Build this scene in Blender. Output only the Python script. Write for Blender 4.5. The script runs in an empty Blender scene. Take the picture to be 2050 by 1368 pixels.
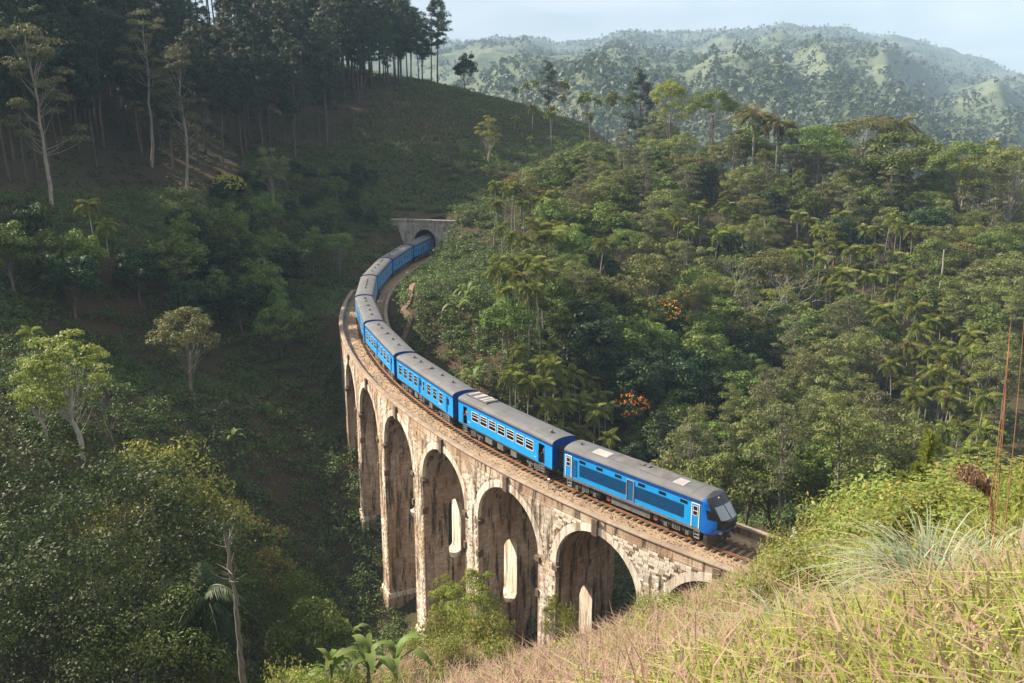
import bpy, bmesh, math, random
import numpy as np
from mathutils import Vector, Matrix

SC = bpy.context.scene
COL = SC.collection
R = math.radians

# ------------------------------------------------------------------ camera
CAM_F, CAM_PITCH, CAM_H = 1869.3, 0.25441, 34.534      # focal length in px of a 2050 px wide frame
cam_d = bpy.data.cameras.new('camera')
cam = bpy.data.objects.new('camera', cam_d)
COL.objects.link(cam)
cam_d.sensor_width = 36.0
cam_d.lens = CAM_F * 36.0 / 2050.0
cam_d.clip_start = 0.2
cam_d.clip_end = 30000
cam.location = (0, 0, CAM_H)
cam.rotation_euler = (math.pi / 2 - CAM_PITCH, 0, 0)
SC.camera = cam

# ------------------------------------------------------------------ sky and sun
SUN_EL, SUN_AZ = R(36), R(24)     # azimuth: degrees beyond due left (towards the view direction)
to_sun = Vector((-math.cos(SUN_EL) * math.cos(SUN_AZ), math.cos(SUN_EL) * math.sin(SUN_AZ), math.sin(SUN_EL)))
world = bpy.data.worlds.new('World')
SC.world = world
world.use_nodes = True
wn, wl = world.node_tree.nodes, world.node_tree.links
wn.clear()
w_out = wn.new('ShaderNodeOutputWorld')
w_bg = wn.new('ShaderNodeBackground')
w_sky = wn.new('ShaderNodeTexSky')
w_sky.sky_type = 'NISHITA'
w_sky.sun_disc = False
w_sky.sun_elevation = SUN_EL
w_sky.sun_rotation = math.atan2(to_sun.x, to_sun.y)
w_sky.altitude = 900
w_sky.air_density = 1.0
w_sky.dust_density = 2.0
w_sky.ozone_density = 1.0
# thin bright cloud veil over the whole sky
w_tc = wn.new('ShaderNodeTexCoord')
w_map = wn.new('ShaderNodeMapping')
w_map.inputs['Scale'].default_value = (1.6, 1.6, 6.5)
w_map.inputs['Location'].default_value = (0.35, 0.2, 0.1)
w_n = wn.new('ShaderNodeTexNoise')
w_n.inputs['Scale'].default_value = 2.6
w_n.inputs['Detail'].default_value = 9
w_n.inputs['Roughness'].default_value = 0.55
w_r = wn.new('ShaderNodeMapRange')
w_r.inputs['From Min'].default_value = 0.40
w_r.inputs['From Max'].default_value = 0.60
w_r.inputs['To Min'].default_value = 0.38
w_r.inputs['To Max'].default_value = 1.0
w_mix = wn.new('ShaderNodeMix')
w_mix.data_type = 'RGBA'
w_mix.inputs['B'].default_value = (8.2, 8.25, 8.4, 1)
wl.new(w_tc.outputs['Generated'], w_map.inputs['Vector'])
wl.new(w_map.outputs['Vector'], w_n.inputs['Vector'])
wl.new(w_n.outputs['Fac'], w_r.inputs['Value'])
wl.new(w_r.outputs['Result'], w_mix.inputs['Factor'])
wl.new(w_sky.outputs['Color'], w_mix.inputs['A'])
wl.new(w_mix.outputs['Result'], w_bg.inputs['Color'])
w_bg.inputs['Strength'].default_value = 0.05
wl.new(w_bg.outputs['Background'], w_out.inputs['Surface'])

sun_d = bpy.data.lights.new('sun', 'SUN')
sun = bpy.data.objects.new('sun', sun_d)
COL.objects.link(sun)
sun_d.energy = 5.0
sun_d.angle = R(0.53)
sun_d.color = (1.0, 0.87, 0.70)
sun.rotation_euler = to_sun.to_track_quat('Z', 'Y').to_euler()
sun.location = (-60, 0, 90)

SC.view_settings.view_transform = 'Standard'
SC.view_settings.look = 'None'
SC.view_settings.exposure = 1.58
SC.view_settings.gamma = 1.0
SC.view_settings.use_curve_mapping = False
SC.render.engine = 'CYCLES'
SC.cycles.max_bounces = 6
SC.cycles.diffuse_bounces = 3
SC.cycles.glossy_bounces = 2
SC.cycles.transmission_bounces = 3
SC.cycles.transparent_max_bounces = 6
SC.cycles.volume_bounces = 0
SC.cycles.use_denoising = True

# ------------------------------------------------------------------ pixel helpers (directions only)
def ray(px, py):
    a = (px - 1025) / CAM_F
    b = (684 - py) / CAM_F
    c, s = math.cos(CAM_PITCH), math.sin(CAM_PITCH)
    return np.array([a, c + b * s, -s + b * c])
def at_y(px, py, y):
    r = ray(px, py)
    t = y / r[1]
    return np.array([r[0] * t, y, CAM_H + r[2] * t])
def project(x, y, z):
    c, s = math.cos(CAM_PITCH), math.sin(CAM_PITCH)
    dz = z - CAM_H
    d = y * c - dz * s
    u = y * s + dz * c
    return 1025 + CAM_F * x / d, 684 - CAM_F * u / d

# ------------------------------------------------------------------ mesh helpers
def mk(name, V, F, mats=(), midx=None, smooth=False):
    """mesh from an (n,3) array and a list of (n,k) face arrays"""
    if not isinstance(F, (list, tuple)):
        F = [F]
    F = [np.asarray(f, dtype=np.int32) for f in F if len(f)]
    me = bpy.data.meshes.new(name)
    V = np.asarray(V, dtype=np.float32)
    me.vertices.add(len(V))
    me.vertices.foreach_set('co', V.ravel())
    loops = np.concatenate([f.ravel() for f in F])
    sizes = np.concatenate([np.full(len(f), f.shape[1], dtype=np.int32) for f in F])
    starts = np.concatenate([[0], np.cumsum(sizes)[:-1]]).astype(np.int32)
    me.loops.add(len(loops))
    me.loops.foreach_set('vertex_index', loops)
    me.polygons.add(len(sizes))
    me.polygons.foreach_set('loop_start', starts)
    for m in mats:
        me.materials.append(m)
    if midx is not None:
        me.polygons.foreach_set('material_index', np.asarray(midx, dtype=np.int32))
    me.update(calc_edges=True)
    me.polygons.foreach_set('use_smooth', np.full(len(sizes), bool(smooth)))
    return me

class MB:
    """collects boxes, tubes and faces with material slots"""
    def __init__(self):
        self.v, self.f, self.m, self.n = [], [], [], 0
    def add(self, V, faces, mi=0):
        V = np.asarray(V, dtype=float).reshape(-1, 3)
        for f in faces:
            self.f.append([i + self.n for i in f]); self.m.append(mi)
        self.v.append(V); self.n += len(V)
        return self
    def box(self, x0, x1, y0, y1, z0, z1, mi=0):
        V = [(x0,y0,z0),(x1,y0,z0),(x1,y1,z0),(x0,y1,z0),(x0,y0,z1),(x1,y0,z1),(x1,y1,z1),(x0,y1,z1)]
        return self.add(V, [(0,3,2,1),(4,5,6,7),(0,1,5,4),(1,2,6,5),(2,3,7,6),(3,0,4,7)], mi)
    def cyl(self, p, q, r0, r1=None, n=10, mi=0, caps=True):
        r1 = r0 if r1 is None else r1
        V, F = tube_np([p, q], [r0, r1], n)
        F = [list(f) for f in F]
        if caps:
            F.append(list(range(n))[::-1]); F.append([n + i for i in range(n)])
        return self.add(V, F, mi)
    def mesh(self, name, mats, smooth=False):
        me = bpy.data.meshes.new(name)
        me.from_pydata(np.concatenate(self.v).tolist(), [], self.f)
        for m in mats:
            me.materials.append(m)
        me.polygons.foreach_set('material_index', self.m)
        if smooth:
            me.polygons.foreach_set('use_smooth', [True] * len(self.f))
        me.update()
        return me

def tube_np(path, radii, n=6):
    P = np.asarray(path, dtype=float)
    k = len(P)
    T = np.gradient(P, axis=0) if k > 2 else np.repeat((P[1] - P[0])[None], 2, 0)
    T /= np.linalg.norm(T, axis=1)[:, None] + 1e-9
    ref = np.array([0, 0, 1.0]) if abs(T[0][2]) < 0.9 else np.array([1.0, 0, 0])
    A = np.cross(T, ref); A /= np.linalg.norm(A, axis=1)[:, None] + 1e-9
    B = np.cross(T, A)
    ang = np.linspace(0, 2 * np.pi, n, endpoint=False)
    V = P[:, None, :] + np.asarray(radii)[:, None, None] * (A[:, None, :] * np.cos(ang)[None, :, None] + B[:, None, :] * np.sin(ang)[None, :, None])
    F = []
    for i in range(k - 1):
        for j in range(n):
            a, b = i * n + j, i * n + (j + 1) % n
            F.append((a, b, b + n, a + n))
    return V.reshape(-1, 3), np.array(F, dtype=np.int32)

class NB:
    """numpy mesh collector for quads"""
    def __init__(self): self.V, self.F, self.n = [], [], 0
    def add(self, V, F):
        if len(V):
            self.V.append(np.asarray(V, dtype=np.float32)); self.F.append(np.asarray(F, dtype=np.int32) + self.n); self.n += len(V)
    def tube(self, path, radii, n=5):
        self.add(*tube_np(path, radii, n))
    def get(self): return np.concatenate(self.V), np.concatenate(self.F)
    def mesh(self, name, mats, smooth=False):
        V, F = self.get()
        return mk(name, V, F, mats, smooth=smooth)

def obj(name, me, parent=None, loc=None, rot=None):
    o = bpy.data.objects.new(name, me)
    COL.objects.link(o)
    if parent is not None: o.parent = parent
    if loc is not None: o.location = loc
    if rot is not None: o.rotation_euler = rot
    return o
def empty(name, loc=(0, 0, 0), rot=(0, 0, 0)):
    o = bpy.data.objects.new(name, None)
    COL.objects.link(o)
    o.empty_display_size = 0.3
    o.location = loc; o.rotation_euler = rot
    return o
def tag(o, label=None, cat=None, group=None, kind=None):
    if label: o['label'] = label
    if cat: o['category'] = cat
    if group: o['group'] = group
    if kind: o['kind'] = kind
    return o

# ------------------------------------------------------------------ materials
def new_mat(name):
    m = bpy.data.materials.new(name)
    m.use_nodes = True
    n, l = m.node_tree.nodes, m.node_tree.links
    b = n['Principled BSDF']
    return m, n, l, b
def mixc(n, l, fac, a, b):
    x = n.new('ShaderNodeMix'); x.data_type = 'RGBA'
    for s, v in ((x.inputs['Factor'], fac), (x.inputs['A'], a), (x.inputs['B'], b)):
        if hasattr(v, 'links'): l.new(v, s)
        else: s.default_value = v if not isinstance(v, tuple) else (*v, 1)
    return x.outputs['Result']
def noise(n, l, scale, detail=4, rough=0.55, stretch=(1, 1, 1), coord='Object', dist=0.0):
    tc = n.new('ShaderNodeTexCoord'); mp = n.new('ShaderNodeMapping')
    mp.inputs['Scale'].default_value = stretch
    t = n.new('ShaderNodeTexNoise')
    t.inputs['Scale'].default_value = scale; t.inputs['Detail'].default_value = detail; t.inputs['Roughness'].default_value = rough
    t.inputs['Distortion'].default_value = dist
    l.new(tc.outputs[coord], mp.inputs['Vector']); l.new(mp.outputs['Vector'], t.inputs['Vector'])
    return t.outputs['Fac']
def ramp(n, l, fac, lo, hi):
    r = n.new('ShaderNodeMapRange'); r.inputs['From Min'].default_value = lo; r.inputs['From Max'].default_value = hi
    l.new(fac, r.inputs['Value']); return r.outputs['Result']
def bump(n, l, b, fac, strength, dist=0.05):
    x = n.new('ShaderNodeBump'); x.inputs['Strength'].default_value = strength; x.inputs['Distance'].default_value = dist
    l.new(fac, x.inputs['Height']); l.new(x.outputs['Normal'], b.inputs['Normal'])

def surf(name, c1, c2=None, scale=3.0, rough=0.7, metal=0.0, lo=0.35, hi=0.65, stretch=(1, 1, 1), spec=0.3, bmp=0.0, detail=5, isl=0.0):
    m, n, l, b = new_mat(name)
    c2 = c2 or tuple(x * 0.7 for x in c1)
    f = noise(n, l, scale, detail, 0.6, stretch)
    c = mixc(n, l, ramp(n, l, f, lo, hi), c1, c2)
    if isl:
        g = n.new('ShaderNodeNewGeometry'); hs = n.new('ShaderNodeHueSaturation')
        mr = n.new('ShaderNodeMapRange'); mr.inputs['To Min'].default_value = 1 - isl; mr.inputs['To Max'].default_value = 1 + isl
        l.new(g.outputs['Random Per Island'], mr.inputs['Value']); l.new(mr.outputs['Result'], hs.inputs['Value']); l.new(c, hs.inputs['Color']); c = hs.outputs['Color']
    l.new(c, b.inputs['Base Color'])
    b.inputs['Roughness'].default_value = rough; b.inputs['Metallic'].default_value = metal
    b.inputs['Specular IOR Level'].default_value = spec
    if bmp: bump(n, l, b, f, bmp)
    return m

def leaf_mat(name, c1, c2, transl=0.35, c3=None, f3=0.0, vary=0.25):
    """foliage: each leaf its own tone, each plant its own tint, light passing through the blade"""
    m, n, l, b = new_mat(name)
    g = n.new('ShaderNodeNewGeometry'); oi = n.new('ShaderNodeObjectInfo')
    c = mixc(n, l, g.outputs['Random Per Island'], c1, c2)
    if c3:
        mt = n.new('ShaderNodeMath'); mt.operation = 'MULTIPLY'; mt.inputs[1].default_value = 7.31
        fr = n.new('ShaderNodeMath'); fr.operation = 'FRACT'; gt = n.new('ShaderNodeMath'); gt.operation = 'LESS_THAN'; gt.inputs[1].default_value = f3
        l.new(g.outputs['Random Per Island'], mt.inputs[0]); l.new(mt.outputs[0], fr.inputs[0]); l.new(fr.outputs[0], gt.inputs[0])
        c = mixc(n, l, gt.outputs[0], c, c3)
    hs = n.new('ShaderNodeHueSaturation')
    mr = n.new('ShaderNodeMapRange'); mr.inputs['To Min'].default_value = 1 - vary; mr.inputs['To Max'].default_value = 1 + vary
    mh = n.new('ShaderNodeMapRange'); mh.inputs['To Min'].default_value = 0.48; mh.inputs['To Max'].default_value = 0.515
    l.new(oi.outputs['Random'], mr.inputs['Value']); l.new(oi.outputs['Random'], mh.inputs['Value'])
    l.new(mr.outputs['Result'], hs.inputs['Value']); l.new(mh.outputs['Result'], hs.inputs['Hue']); l.new(c, hs.inputs['Color'])
    c = hs.outputs['Color']
    b.inputs['Roughness'].default_value = 0.55; b.inputs['Specular IOR Level'].default_value = 0.25
    l.new(c, b.inputs['Base Color'])
    tr = n.new('ShaderNodeBsdfTranslucent'); l.new(c, tr.inputs['Color'])
    mx = n.new('ShaderNodeMixShader'); mx.inputs[0].default_value = transl
    l.new(b.outputs[0], mx.inputs[1]); l.new(tr.outputs[0], mx.inputs[2])
    l.new(mx.outputs[0], n['Material Output'].inputs['Surface'])
    return m

M = {}
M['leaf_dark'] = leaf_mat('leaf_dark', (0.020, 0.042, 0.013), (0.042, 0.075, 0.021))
M['leaf_shaded'] = leaf_mat('leaf_shaded', (0.018, 0.038, 0.010), (0.066, 0.088, 0.022))  # leaf green darkened to put the lower-left shade into the colour
M['leaf_mid'] = leaf_mat('leaf_mid', (0.070, 0.118, 0.021), (0.160, 0.205, 0.042))
M['leaf_olive'] = leaf_mat('leaf_olive', (0.108, 0.138, 0.036), (0.205, 0.222, 0.066), c3=(0.19, 0.15, 0.07), f3=0.10)
M['leaf_light'] = leaf_mat('leaf_light', (0.15, 0.19, 0.032), (0.27, 0.30, 0.060), 0.45)
M['leaf_euc'] = leaf_mat('leaf_euc', (0.085, 0.100, 0.040), (0.155, 0.155, 0.070), 0.3)
M['leaf_pine'] = leaf_mat('leaf_pine', (0.022, 0.044, 0.020), (0.045, 0.070, 0.030), 0.15)
M['leaf_palm'] = leaf_mat('leaf_palm', (0.095, 0.140, 0.022), (0.250, 0.265, 0.050), 0.42, c3=(0.28, 0.22, 0.06), f3=0.05)
M['leaf_coco'] = leaf_mat('leaf_coco', (0.10, 0.115, 0.03), (0.19, 0.18, 0.05), 0.35, c3=(0.28, 0.15, 0.05), f3=0.12)
M['leaf_banana'] = leaf_mat('leaf_banana', (0.12, 0.19, 0.04), (0.20, 0.27, 0.07), 0.5)
M['leaf_orange'] = leaf_mat('leaf_orange', (0.026, 0.058, 0.014), (0.05, 0.095, 0.02), 0.3)
M['flower_orange'] = leaf_mat('flower_orange', (0.75, 0.26, 0.02), (0.85, 0.42, 0.06), 0.3, vary=0.1)
M['flower_yellow'] = leaf_mat('flower_yellow', (0.30, 0.32, 0.04), (0.42, 0.42, 0.07), 0.4, vary=0.1)
M['leaf_red'] = leaf_mat('leaf_red', (0.10, 0.11, 0.03), (0.17, 0.16, 0.04), 0.35, c3=(0.30, 0.12, 0.05), f3=0.10)
M['flower_white'] = leaf_mat('flower_white', (0.75, 0.74, 0.68), (0.82, 0.80, 0.74), 0.2, vary=0.05)
M['leaf_shrub'] = leaf_mat('leaf_shrub', (0.048, 0.084, 0.019), (0.110, 0.155, 0.034), 0.3, c3=(0.10, 0.09, 0.035), f3=0.06)
M['leaf_bush'] = leaf_mat('leaf_bush', (0.14, 0.19, 0.035), (0.26, 0.29, 0.065), 0.42, c3=(0.32, 0.24, 0.06), f3=0.10)
M['leaf_tea'] = leaf_mat('leaf_tea', (0.060, 0.120, 0.018), (0.125, 0.190, 0.035), 0.25)
M['grass_dry'] = leaf_mat('grass_dry', (0.36, 0.29, 0.16), (0.52, 0.43, 0.26), 0.35, c3=(0.45, 0.29, 0.22), f3=0.25)
M['grass_green'] = leaf_mat('grass_green', (0.24, 0.30, 0.055), (0.44, 0.47, 0.12), 0.45)
M['grass_blue'] = leaf_mat('grass_blue', (0.28, 0.36, 0.22), (0.42, 0.48, 0.33), 0.35, c3=(0.50, 0.44, 0.28), f3=0.15)
M['grass_seed'] = leaf_mat('grass_seed', (0.40, 0.24, 0.18), (0.55, 0.38, 0.29), 0.35)
M['grass_slope'] = leaf_mat('grass_slope', (0.09, 0.13, 0.038), (0.16, 0.19, 0.065), 0.35, c3=(0.17, 0.14, 0.07), f3=0.15)
M['far_tree'] = leaf_mat('far_tree', (0.045, 0.068, 0.028), (0.085, 0.105, 0.045), 0.2)
M['bark'] = surf('bark', (0.16, 0.12, 0.085), (0.08, 0.06, 0.045), 3.0, 0.9, stretch=(3, 3, 0.5), bmp=0.4)
M['bark_pale'] = surf('bark_pale', (0.30, 0.27, 0.22), (0.18, 0.15, 0.12), 2.0, 0.85, stretch=(2, 2, 0.4))
M['bark_grey'] = surf('bark_grey', (0.22, 0.195, 0.165), (0.11, 0.095, 0.08), 2.5, 0.9, stretch=(3, 3, 0.5))
M['bark_pine'] = surf('bark_pine', (0.13, 0.09, 0.065), (0.06, 0.045, 0.035), 2.5, 0.95, stretch=(3, 3, 0.6))
M['bark_white'] = surf('bark_white', (0.42, 0.40, 0.35), (0.26, 0.24, 0.21), 2.0, 0.8, stretch=(2, 2, 0.5))
M['palm_trunk'] = surf('palm_trunk', (0.36, 0.34, 0.28), (0.22, 0.20, 0.16), 2.0, 0.8, stretch=(0.5, 0.5, 4))
M['crownshaft'] = surf('crownshaft', (0.14, 0.20, 0.06), (0.20, 0.22, 0.07), 2.0, 0.5)
M['stalk'] = surf('stalk', (0.34, 0.16, 0.09), (0.24, 0.11, 0.06), 4.0, 0.8)

# ------------------------------------------------------------------ the railway line in plan: s runs from the front of the train back to the tunnel
_S = np.arange(-90, 215.25, 0.25)
_k = np.interp(_S, [0, 30, 60, 90, 125, 165], [-0.00745, -0.007615, -0.006566, -0.007393, -0.006228, -0.003889])
_i0 = int(np.searchsorted(_S, 0))
_T = np.concatenate([[0], np.cumsum((_k[1:] + _k[:-1]) * 0.125)]); _T += 2.369495 - _T[_i0]
_X = np.concatenate([[0], np.cumsum(np.cos((_T[1:] + _T[:-1]) / 2) * 0.25)]); _X += 16.0612 - _X[_i0]
_Y = np.concatenate([[0], np.cumsum(np.sin((_T[1:] + _T[:-1]) / 2) * 0.25)]); _Y += 69.1272 - _Y[_i0]
def W(s, o, z):
    """(distance along the line, sideways offset, height) -> world; positive offset is the outer side of the curve"""
    s = np.asarray(s, dtype=float); o = np.asarray(o, dtype=float); z = np.asarray(z, dtype=float)
    x = np.interp(s, _S, _X); y = np.interp(s, _S, _Y); t = np.interp(s, _S, _T)
    s, o, z, x, y, t = np.broadcast_arrays(s, o, z, x, y, t)
    return np.stack([x - np.sin(t) * o, y + np.cos(t) * o, z], -1)
def track_so(x, y):
    """nearest s and offset of plan points"""
    x = np.asarray(x, dtype=float).ravel(); y = np.asarray(y, dtype=float).ravel()
    st = slice(None, None, 6)
    out_s = np.empty(len(x)); out_o = np.empty(len(x))
    for a in range(0, len(x), 4000):
        d = (x[a:a+4000, None] - _X[st][None]) ** 2 + (y[a:a+4000, None] - _Y[st][None]) ** 2
        i = d.argmin(1) * 6
        t = _T[i]
        out_s[a:a+4000] = _S[i] + (x[a:a+4000] - _X[i]) * np.cos(t) + (y[a:a+4000] - _Y[i]) * np.sin(t)
        out_o[a:a+4000] = -(x[a:a+4000] - _X[i]) * np.sin(t) + (y[a:a+4000] - _Y[i]) * np.cos(t)
    return out_s, out_o

# ------------------------------------------------------------------ terrain height from control points (thin-plate spline)
S_PORTAL = 154.6
CP = []
def G(px, py, y): CP.append(tuple(at_y(px, py, y)))
def K(x, y, z): CP.append((x, y, z))
# hillside left of the line; unseen heights beyond it raised to shade it
G(600, 900, 130); G(600, 1100, 112); G(650, 600, 172); G(300, 740, 140); G(0, 700, 120); G(0, 450, 150); G(150, 330, 200)
G(500, 300, 240); G(640, 330, 240); G(700, 150, 320); G(850, 165, 330); G(300, 1000, 105); G(165, 915, 100); G(450, 560, 165); G(420, 800, 130)
G(620, 450, 205); G(250, 560, 150)
K(-62, 88, -10); K(-75, 70, -16); K(-52, 55, -20); K(-60, 75, -19); K(-100, 60, -10); K(-110, 100, 2); K(-105, 130, 20); K(-122, 160, 46); K(-140, 210, 68)
K(-180, 260, 95); K(-170, 180, 92); K(-210, 150, 84); K(-220, 230, 115); K(-120, 300, 58); K(-90, 340, 55); K(-215, 330, 108); K(-300, 260, 125); K(-300, 120, 62); K(-260, 420, 88)
K(-100, 400, 50); K(-20, 400, 24); K(-40, 360, 38); K(-30, 20, -12); K(-60, 20, -20); K(-120, 20, -16); K(-200, 40, -4); K(-300, 0, 0); K(-180, 95, 26)
# above the tunnel, the grass slope and the tea field
G(850, 415, 226); G(800, 300, 255); G(930, 185, 320); G(1050, 215, 320); G(1150, 245, 320); G(1000, 330, 250); G(900, 330, 250); G(960, 420, 222)

K(10, 380, 12); K(40, 400, 6)
# inner side of the curve
G(820, 600, 152); G(960, 520, 186); G(925, 625, 150); G(975, 725, 134); G(900, 560, 172)
K(-4, 101, -25); K(-12, 121, -18); K(-5, 135, -6); K(14, 116, -21); K(30, 130, -18); K(40, 140, -16); K(60, 120, -13.5); K(35, 92, -10); K(27, 84, -7); K(92, 110, -11)
K(42, 170, -8); K(42, 200, 0); K(42, 220, 5); K(44, 250, 12.5); K(46, 275, 17.5); K(48, 310, 10); K(60, 360, -5); K(20, 200, 2); K(18, 165, -5); K(15, 275, 19)
K(90, 160, -5); K(90, 200, 2); K(98, 255, 13); K(130, 222, 8.5); K(130, 160, -3); K(170, 130, -6); K(190, 210, 8); K(110, 300, 4); K(160, 300, 2); K(250, 250, 5); K(250, 120, -5); K(120, 420, -15); K(250, 420, -18); K(20, 480, -10); K(-120, 500, 25); K(320, 300, -5)
# under the viaduct (outer face)
K(19, 60, -1); K(11.5, 68, -8); K(3.6, 76.4, -15.5); K(-3.9, 86.4, -23); K(-10, 96, -27.5); K(-16.7, 109.4, -28.3); K(-21.3, 121, -22.8); K(-25, 132, -16); K(-27, 142, -9.5); K(-29, 152, -1.5)
K(-30, 96, -29); K(-45, 85, -25); K(-40, 70, -27)
# hillside in front, where the camera stands
K(8, 30, 17); K(10.8, 40, 11.2); K(13.5, 50, 5.6); K(15.5, 57, 0.8); K(4.9, 30, 15.9); K(6.5, 40, 10); K(8.2, 50, 3.8); K(9.8, 60, -2.5); K(1.8, 40, 7.6); K(2.2, 50, 1); K(2.6, 60, -6); K(15.4, 40, 13); K(19.2, 50, 7); K(20, 57, 1.5); K(11.5, 30, 18); K(0, 30, 14); K(-6, 30, 11); K(-8, 40, 4); K(0, -2, 33.0); K(2.3, 4, 31.9); K(0, -30, 38); K(40, -10, 42); K(-30, -20, 26); K(-60, -20, 8)
G(1500, 1368, 9); G(1000, 1368, 21); G(600, 1368, 40); G(760, 1345, 46); G(1000, 1290, 50); G(1700, 1040, 38); G(2040, 960, 22)
G(1800, 1100, 22); G(1950, 1180, 12)
K(28, 45, 13); K(22, 32, 19); K(30, 20, 28); K(45, 35, 22); K(55, 55, 6); K(70, 40, 18); K(-8, 60, -5); K(-12, 74, -17); K(-22, 50, -10); K(-6, 12, 23.5); K(-16, 24, 10); K(33, 62, -3); K(48, 75, -9); K(90, 60, 4); K(150, 40, 15); K(90, 0, 45); K(200, 0, 40); K(320, 100, 0); K(320, 0, 30)
for s_, o_, z_ in ((S_PORTAL, 10, 7.6), (S_PORTAL - 5, 10, 4.5), (S_PORTAL - 12, 10, 2.0), (S_PORTAL, -10, 7.6), (S_PORTAL - 6, -10, 4.5), (S_PORTAL + 4, 10, 9), (S_PORTAL + 4, -10, 9)): K(*W(s_, o_, z_))
CP = np.array(CP)
def _tps(r2): return 0.5 * r2 * np.log(r2 + 1e-6)
_SCL = 100.0
_c = CP[:, :2] / _SCL
_A = _tps(((_c[:, None] - _c[None]) ** 2).sum(-1)) + np.eye(len(CP)) * 0.0008
_Pm = np.c_[np.ones(len(CP)), _c]
_L = np.block([[_A, _Pm], [_Pm.T, np.zeros((3, 3))]])
_w = np.linalg.solve(_L, np.concatenate([CP[:, 2], np.zeros(3)]))
def vnoise(x, y, scale, seed=0):
    """cheap value noise, -1..1"""
    x = np.asarray(x) / scale + seed * 17.3; y = np.asarray(y) / scale + seed * 9.1
    xi, yi = np.floor(x), np.floor(y); fx, fy = x - xi, y - yi
    fx = fx * fx * (3 - 2 * fx); fy = fy * fy * (3 - 2 * fy)
    def h(a, b):
        v = np.sin(a * 127.1 + b * 311.7 + seed * 53.7) * 43758.5453
        return (v - np.floor(v)) * 2 - 1
    return (h(xi, yi) * (1 - fx) + h(xi + 1, yi) * fx) * (1 - fy) + (h(xi, yi + 1) * (1 - fx) + h(xi + 1, yi + 1) * fx) * fy
def ground(x, y):
    """height of the ground"""
    x = np.asarray(x, dtype=float); y = np.asarray(y, dtype=float)
    sh = x.shape; x, y = x.ravel(), y.ravel()
    z = np.empty(len(x))
    for a in range(0, len(x), 8000):
        q = np.c_[x[a:a+8000], y[a:a+8000]] / _SCL
        z[a:a+8000] = _tps(((q[:, None] - _c[None]) ** 2).sum(-1)) @ _w[:len(CP)] + _w[-3] + q @ _w[-2:]
    far = np.clip((np.hypot(x, y) - 15) / 40, 0, 1)
    z = z + (0.9 * vnoise(x, y, 16, 1) + 0.45 * vnoise(x, y, 6, 2) + 0.2 * vnoise(x, y, 2.6, 3)) * (0.3 + 0.7 * far)
    # a level bed for the line on either side of the viaduct
    s, o = track_so(x, y)
    for lo, hi in ((93.0, S_PORTAL + 1.2), (-62.0, -9.0)):
        inside = (s > lo) & (s < hi)
        out = np.where(o > 0, 4.4, 4.2); rim = np.where(o > 0, 8.5, 8.0)
        t = np.clip((np.abs(o) - out) / (rim - out), 0, 1); t = t * t * (3 - 2 * t)
        e = np.clip((s - lo) / 2.0, 0, 1)
        t = 1 - (1 - t) * e
        z = np.where(inside, z * t + (1 - t) * (-0.62), z)
    # beneath the viaduct the ground stays clear of the deck
    u = (s > -9) & (s <= 95) & (np.abs(o) < 5.5)
    z = np.where(u, np.minimum(z, -1.6), z)
    b = (s > S_PORTAL + 1.2) & (s < S_PORTAL + 30) & (np.abs(o) < 10)
    z = np.where(b, np.maximum(z, 7.75), z)
    return z.reshape(sh)

def build_terrain():
    gx = np.arange(-330, 331, 2.5); gy = np.concatenate([np.arange(-40, 60, 1.5), np.arange(60, 522, 2.5)])
    X, Y = np.meshgrid(gx, gy)
    Z = ground(X, Y)
    nx, ny = len(gx), len(gy)
    V = np.stack([X, Y, Z], -1).reshape(-1, 3)
    i = np.arange(nx * ny).reshape(ny, nx)
    F = np.stack([i[:-1, :-1], i[:-1, 1:], i[1:, 1:], i[1:, :-1]], -1).reshape(-1, 4)
    # the step behind the tunnel mouth stays open
    c = V[F].mean(1); s, o = track_so(c[:, 0], c[:, 1])
    dz = V[F][:, :, 2].max(1) - V[F][:, :, 2].min(1)
    F = F[~((np.abs(o) < 3.6) & (s > S_PORTAL - 2) & (s < S_PORTAL + 5) & (dz > 2.0))]
    m, n, l, b = new_mat('ground_soil')
    f1 = noise(n, l, 0.05, 6, 0.6); f2 = noise(n, l, 0.6, 6, 0.65); f3 = noise(n, l, 4.0, 4, 0.6)
    c = mixc(n, l, ramp(n, l, f2, 0.35, 0.65), (0.050, 0.040, 0.022), (0.035, 0.045, 0.018))
    c = mixc(n, l, ramp(n, l, f1, 0.42, 0.60), c, (0.075, 0.050, 0.030))
    c = mixc(n, l, ramp(n, l, f3, 0.3, 0.8), c, (0.06, 0.05, 0.03))
    l.new(c, b.inputs['Base Color']); b.inputs['Roughness'].default_value = 0.95; b.inputs['Specular IOR Level'].default_value = 0.1
    bump(n, l, b, f3, 0.6, 0.2)
    o = obj('ground', mk('ground', V, F, [m], smooth=True))
    tag(o, kind='structure')
build_terrain()

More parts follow.
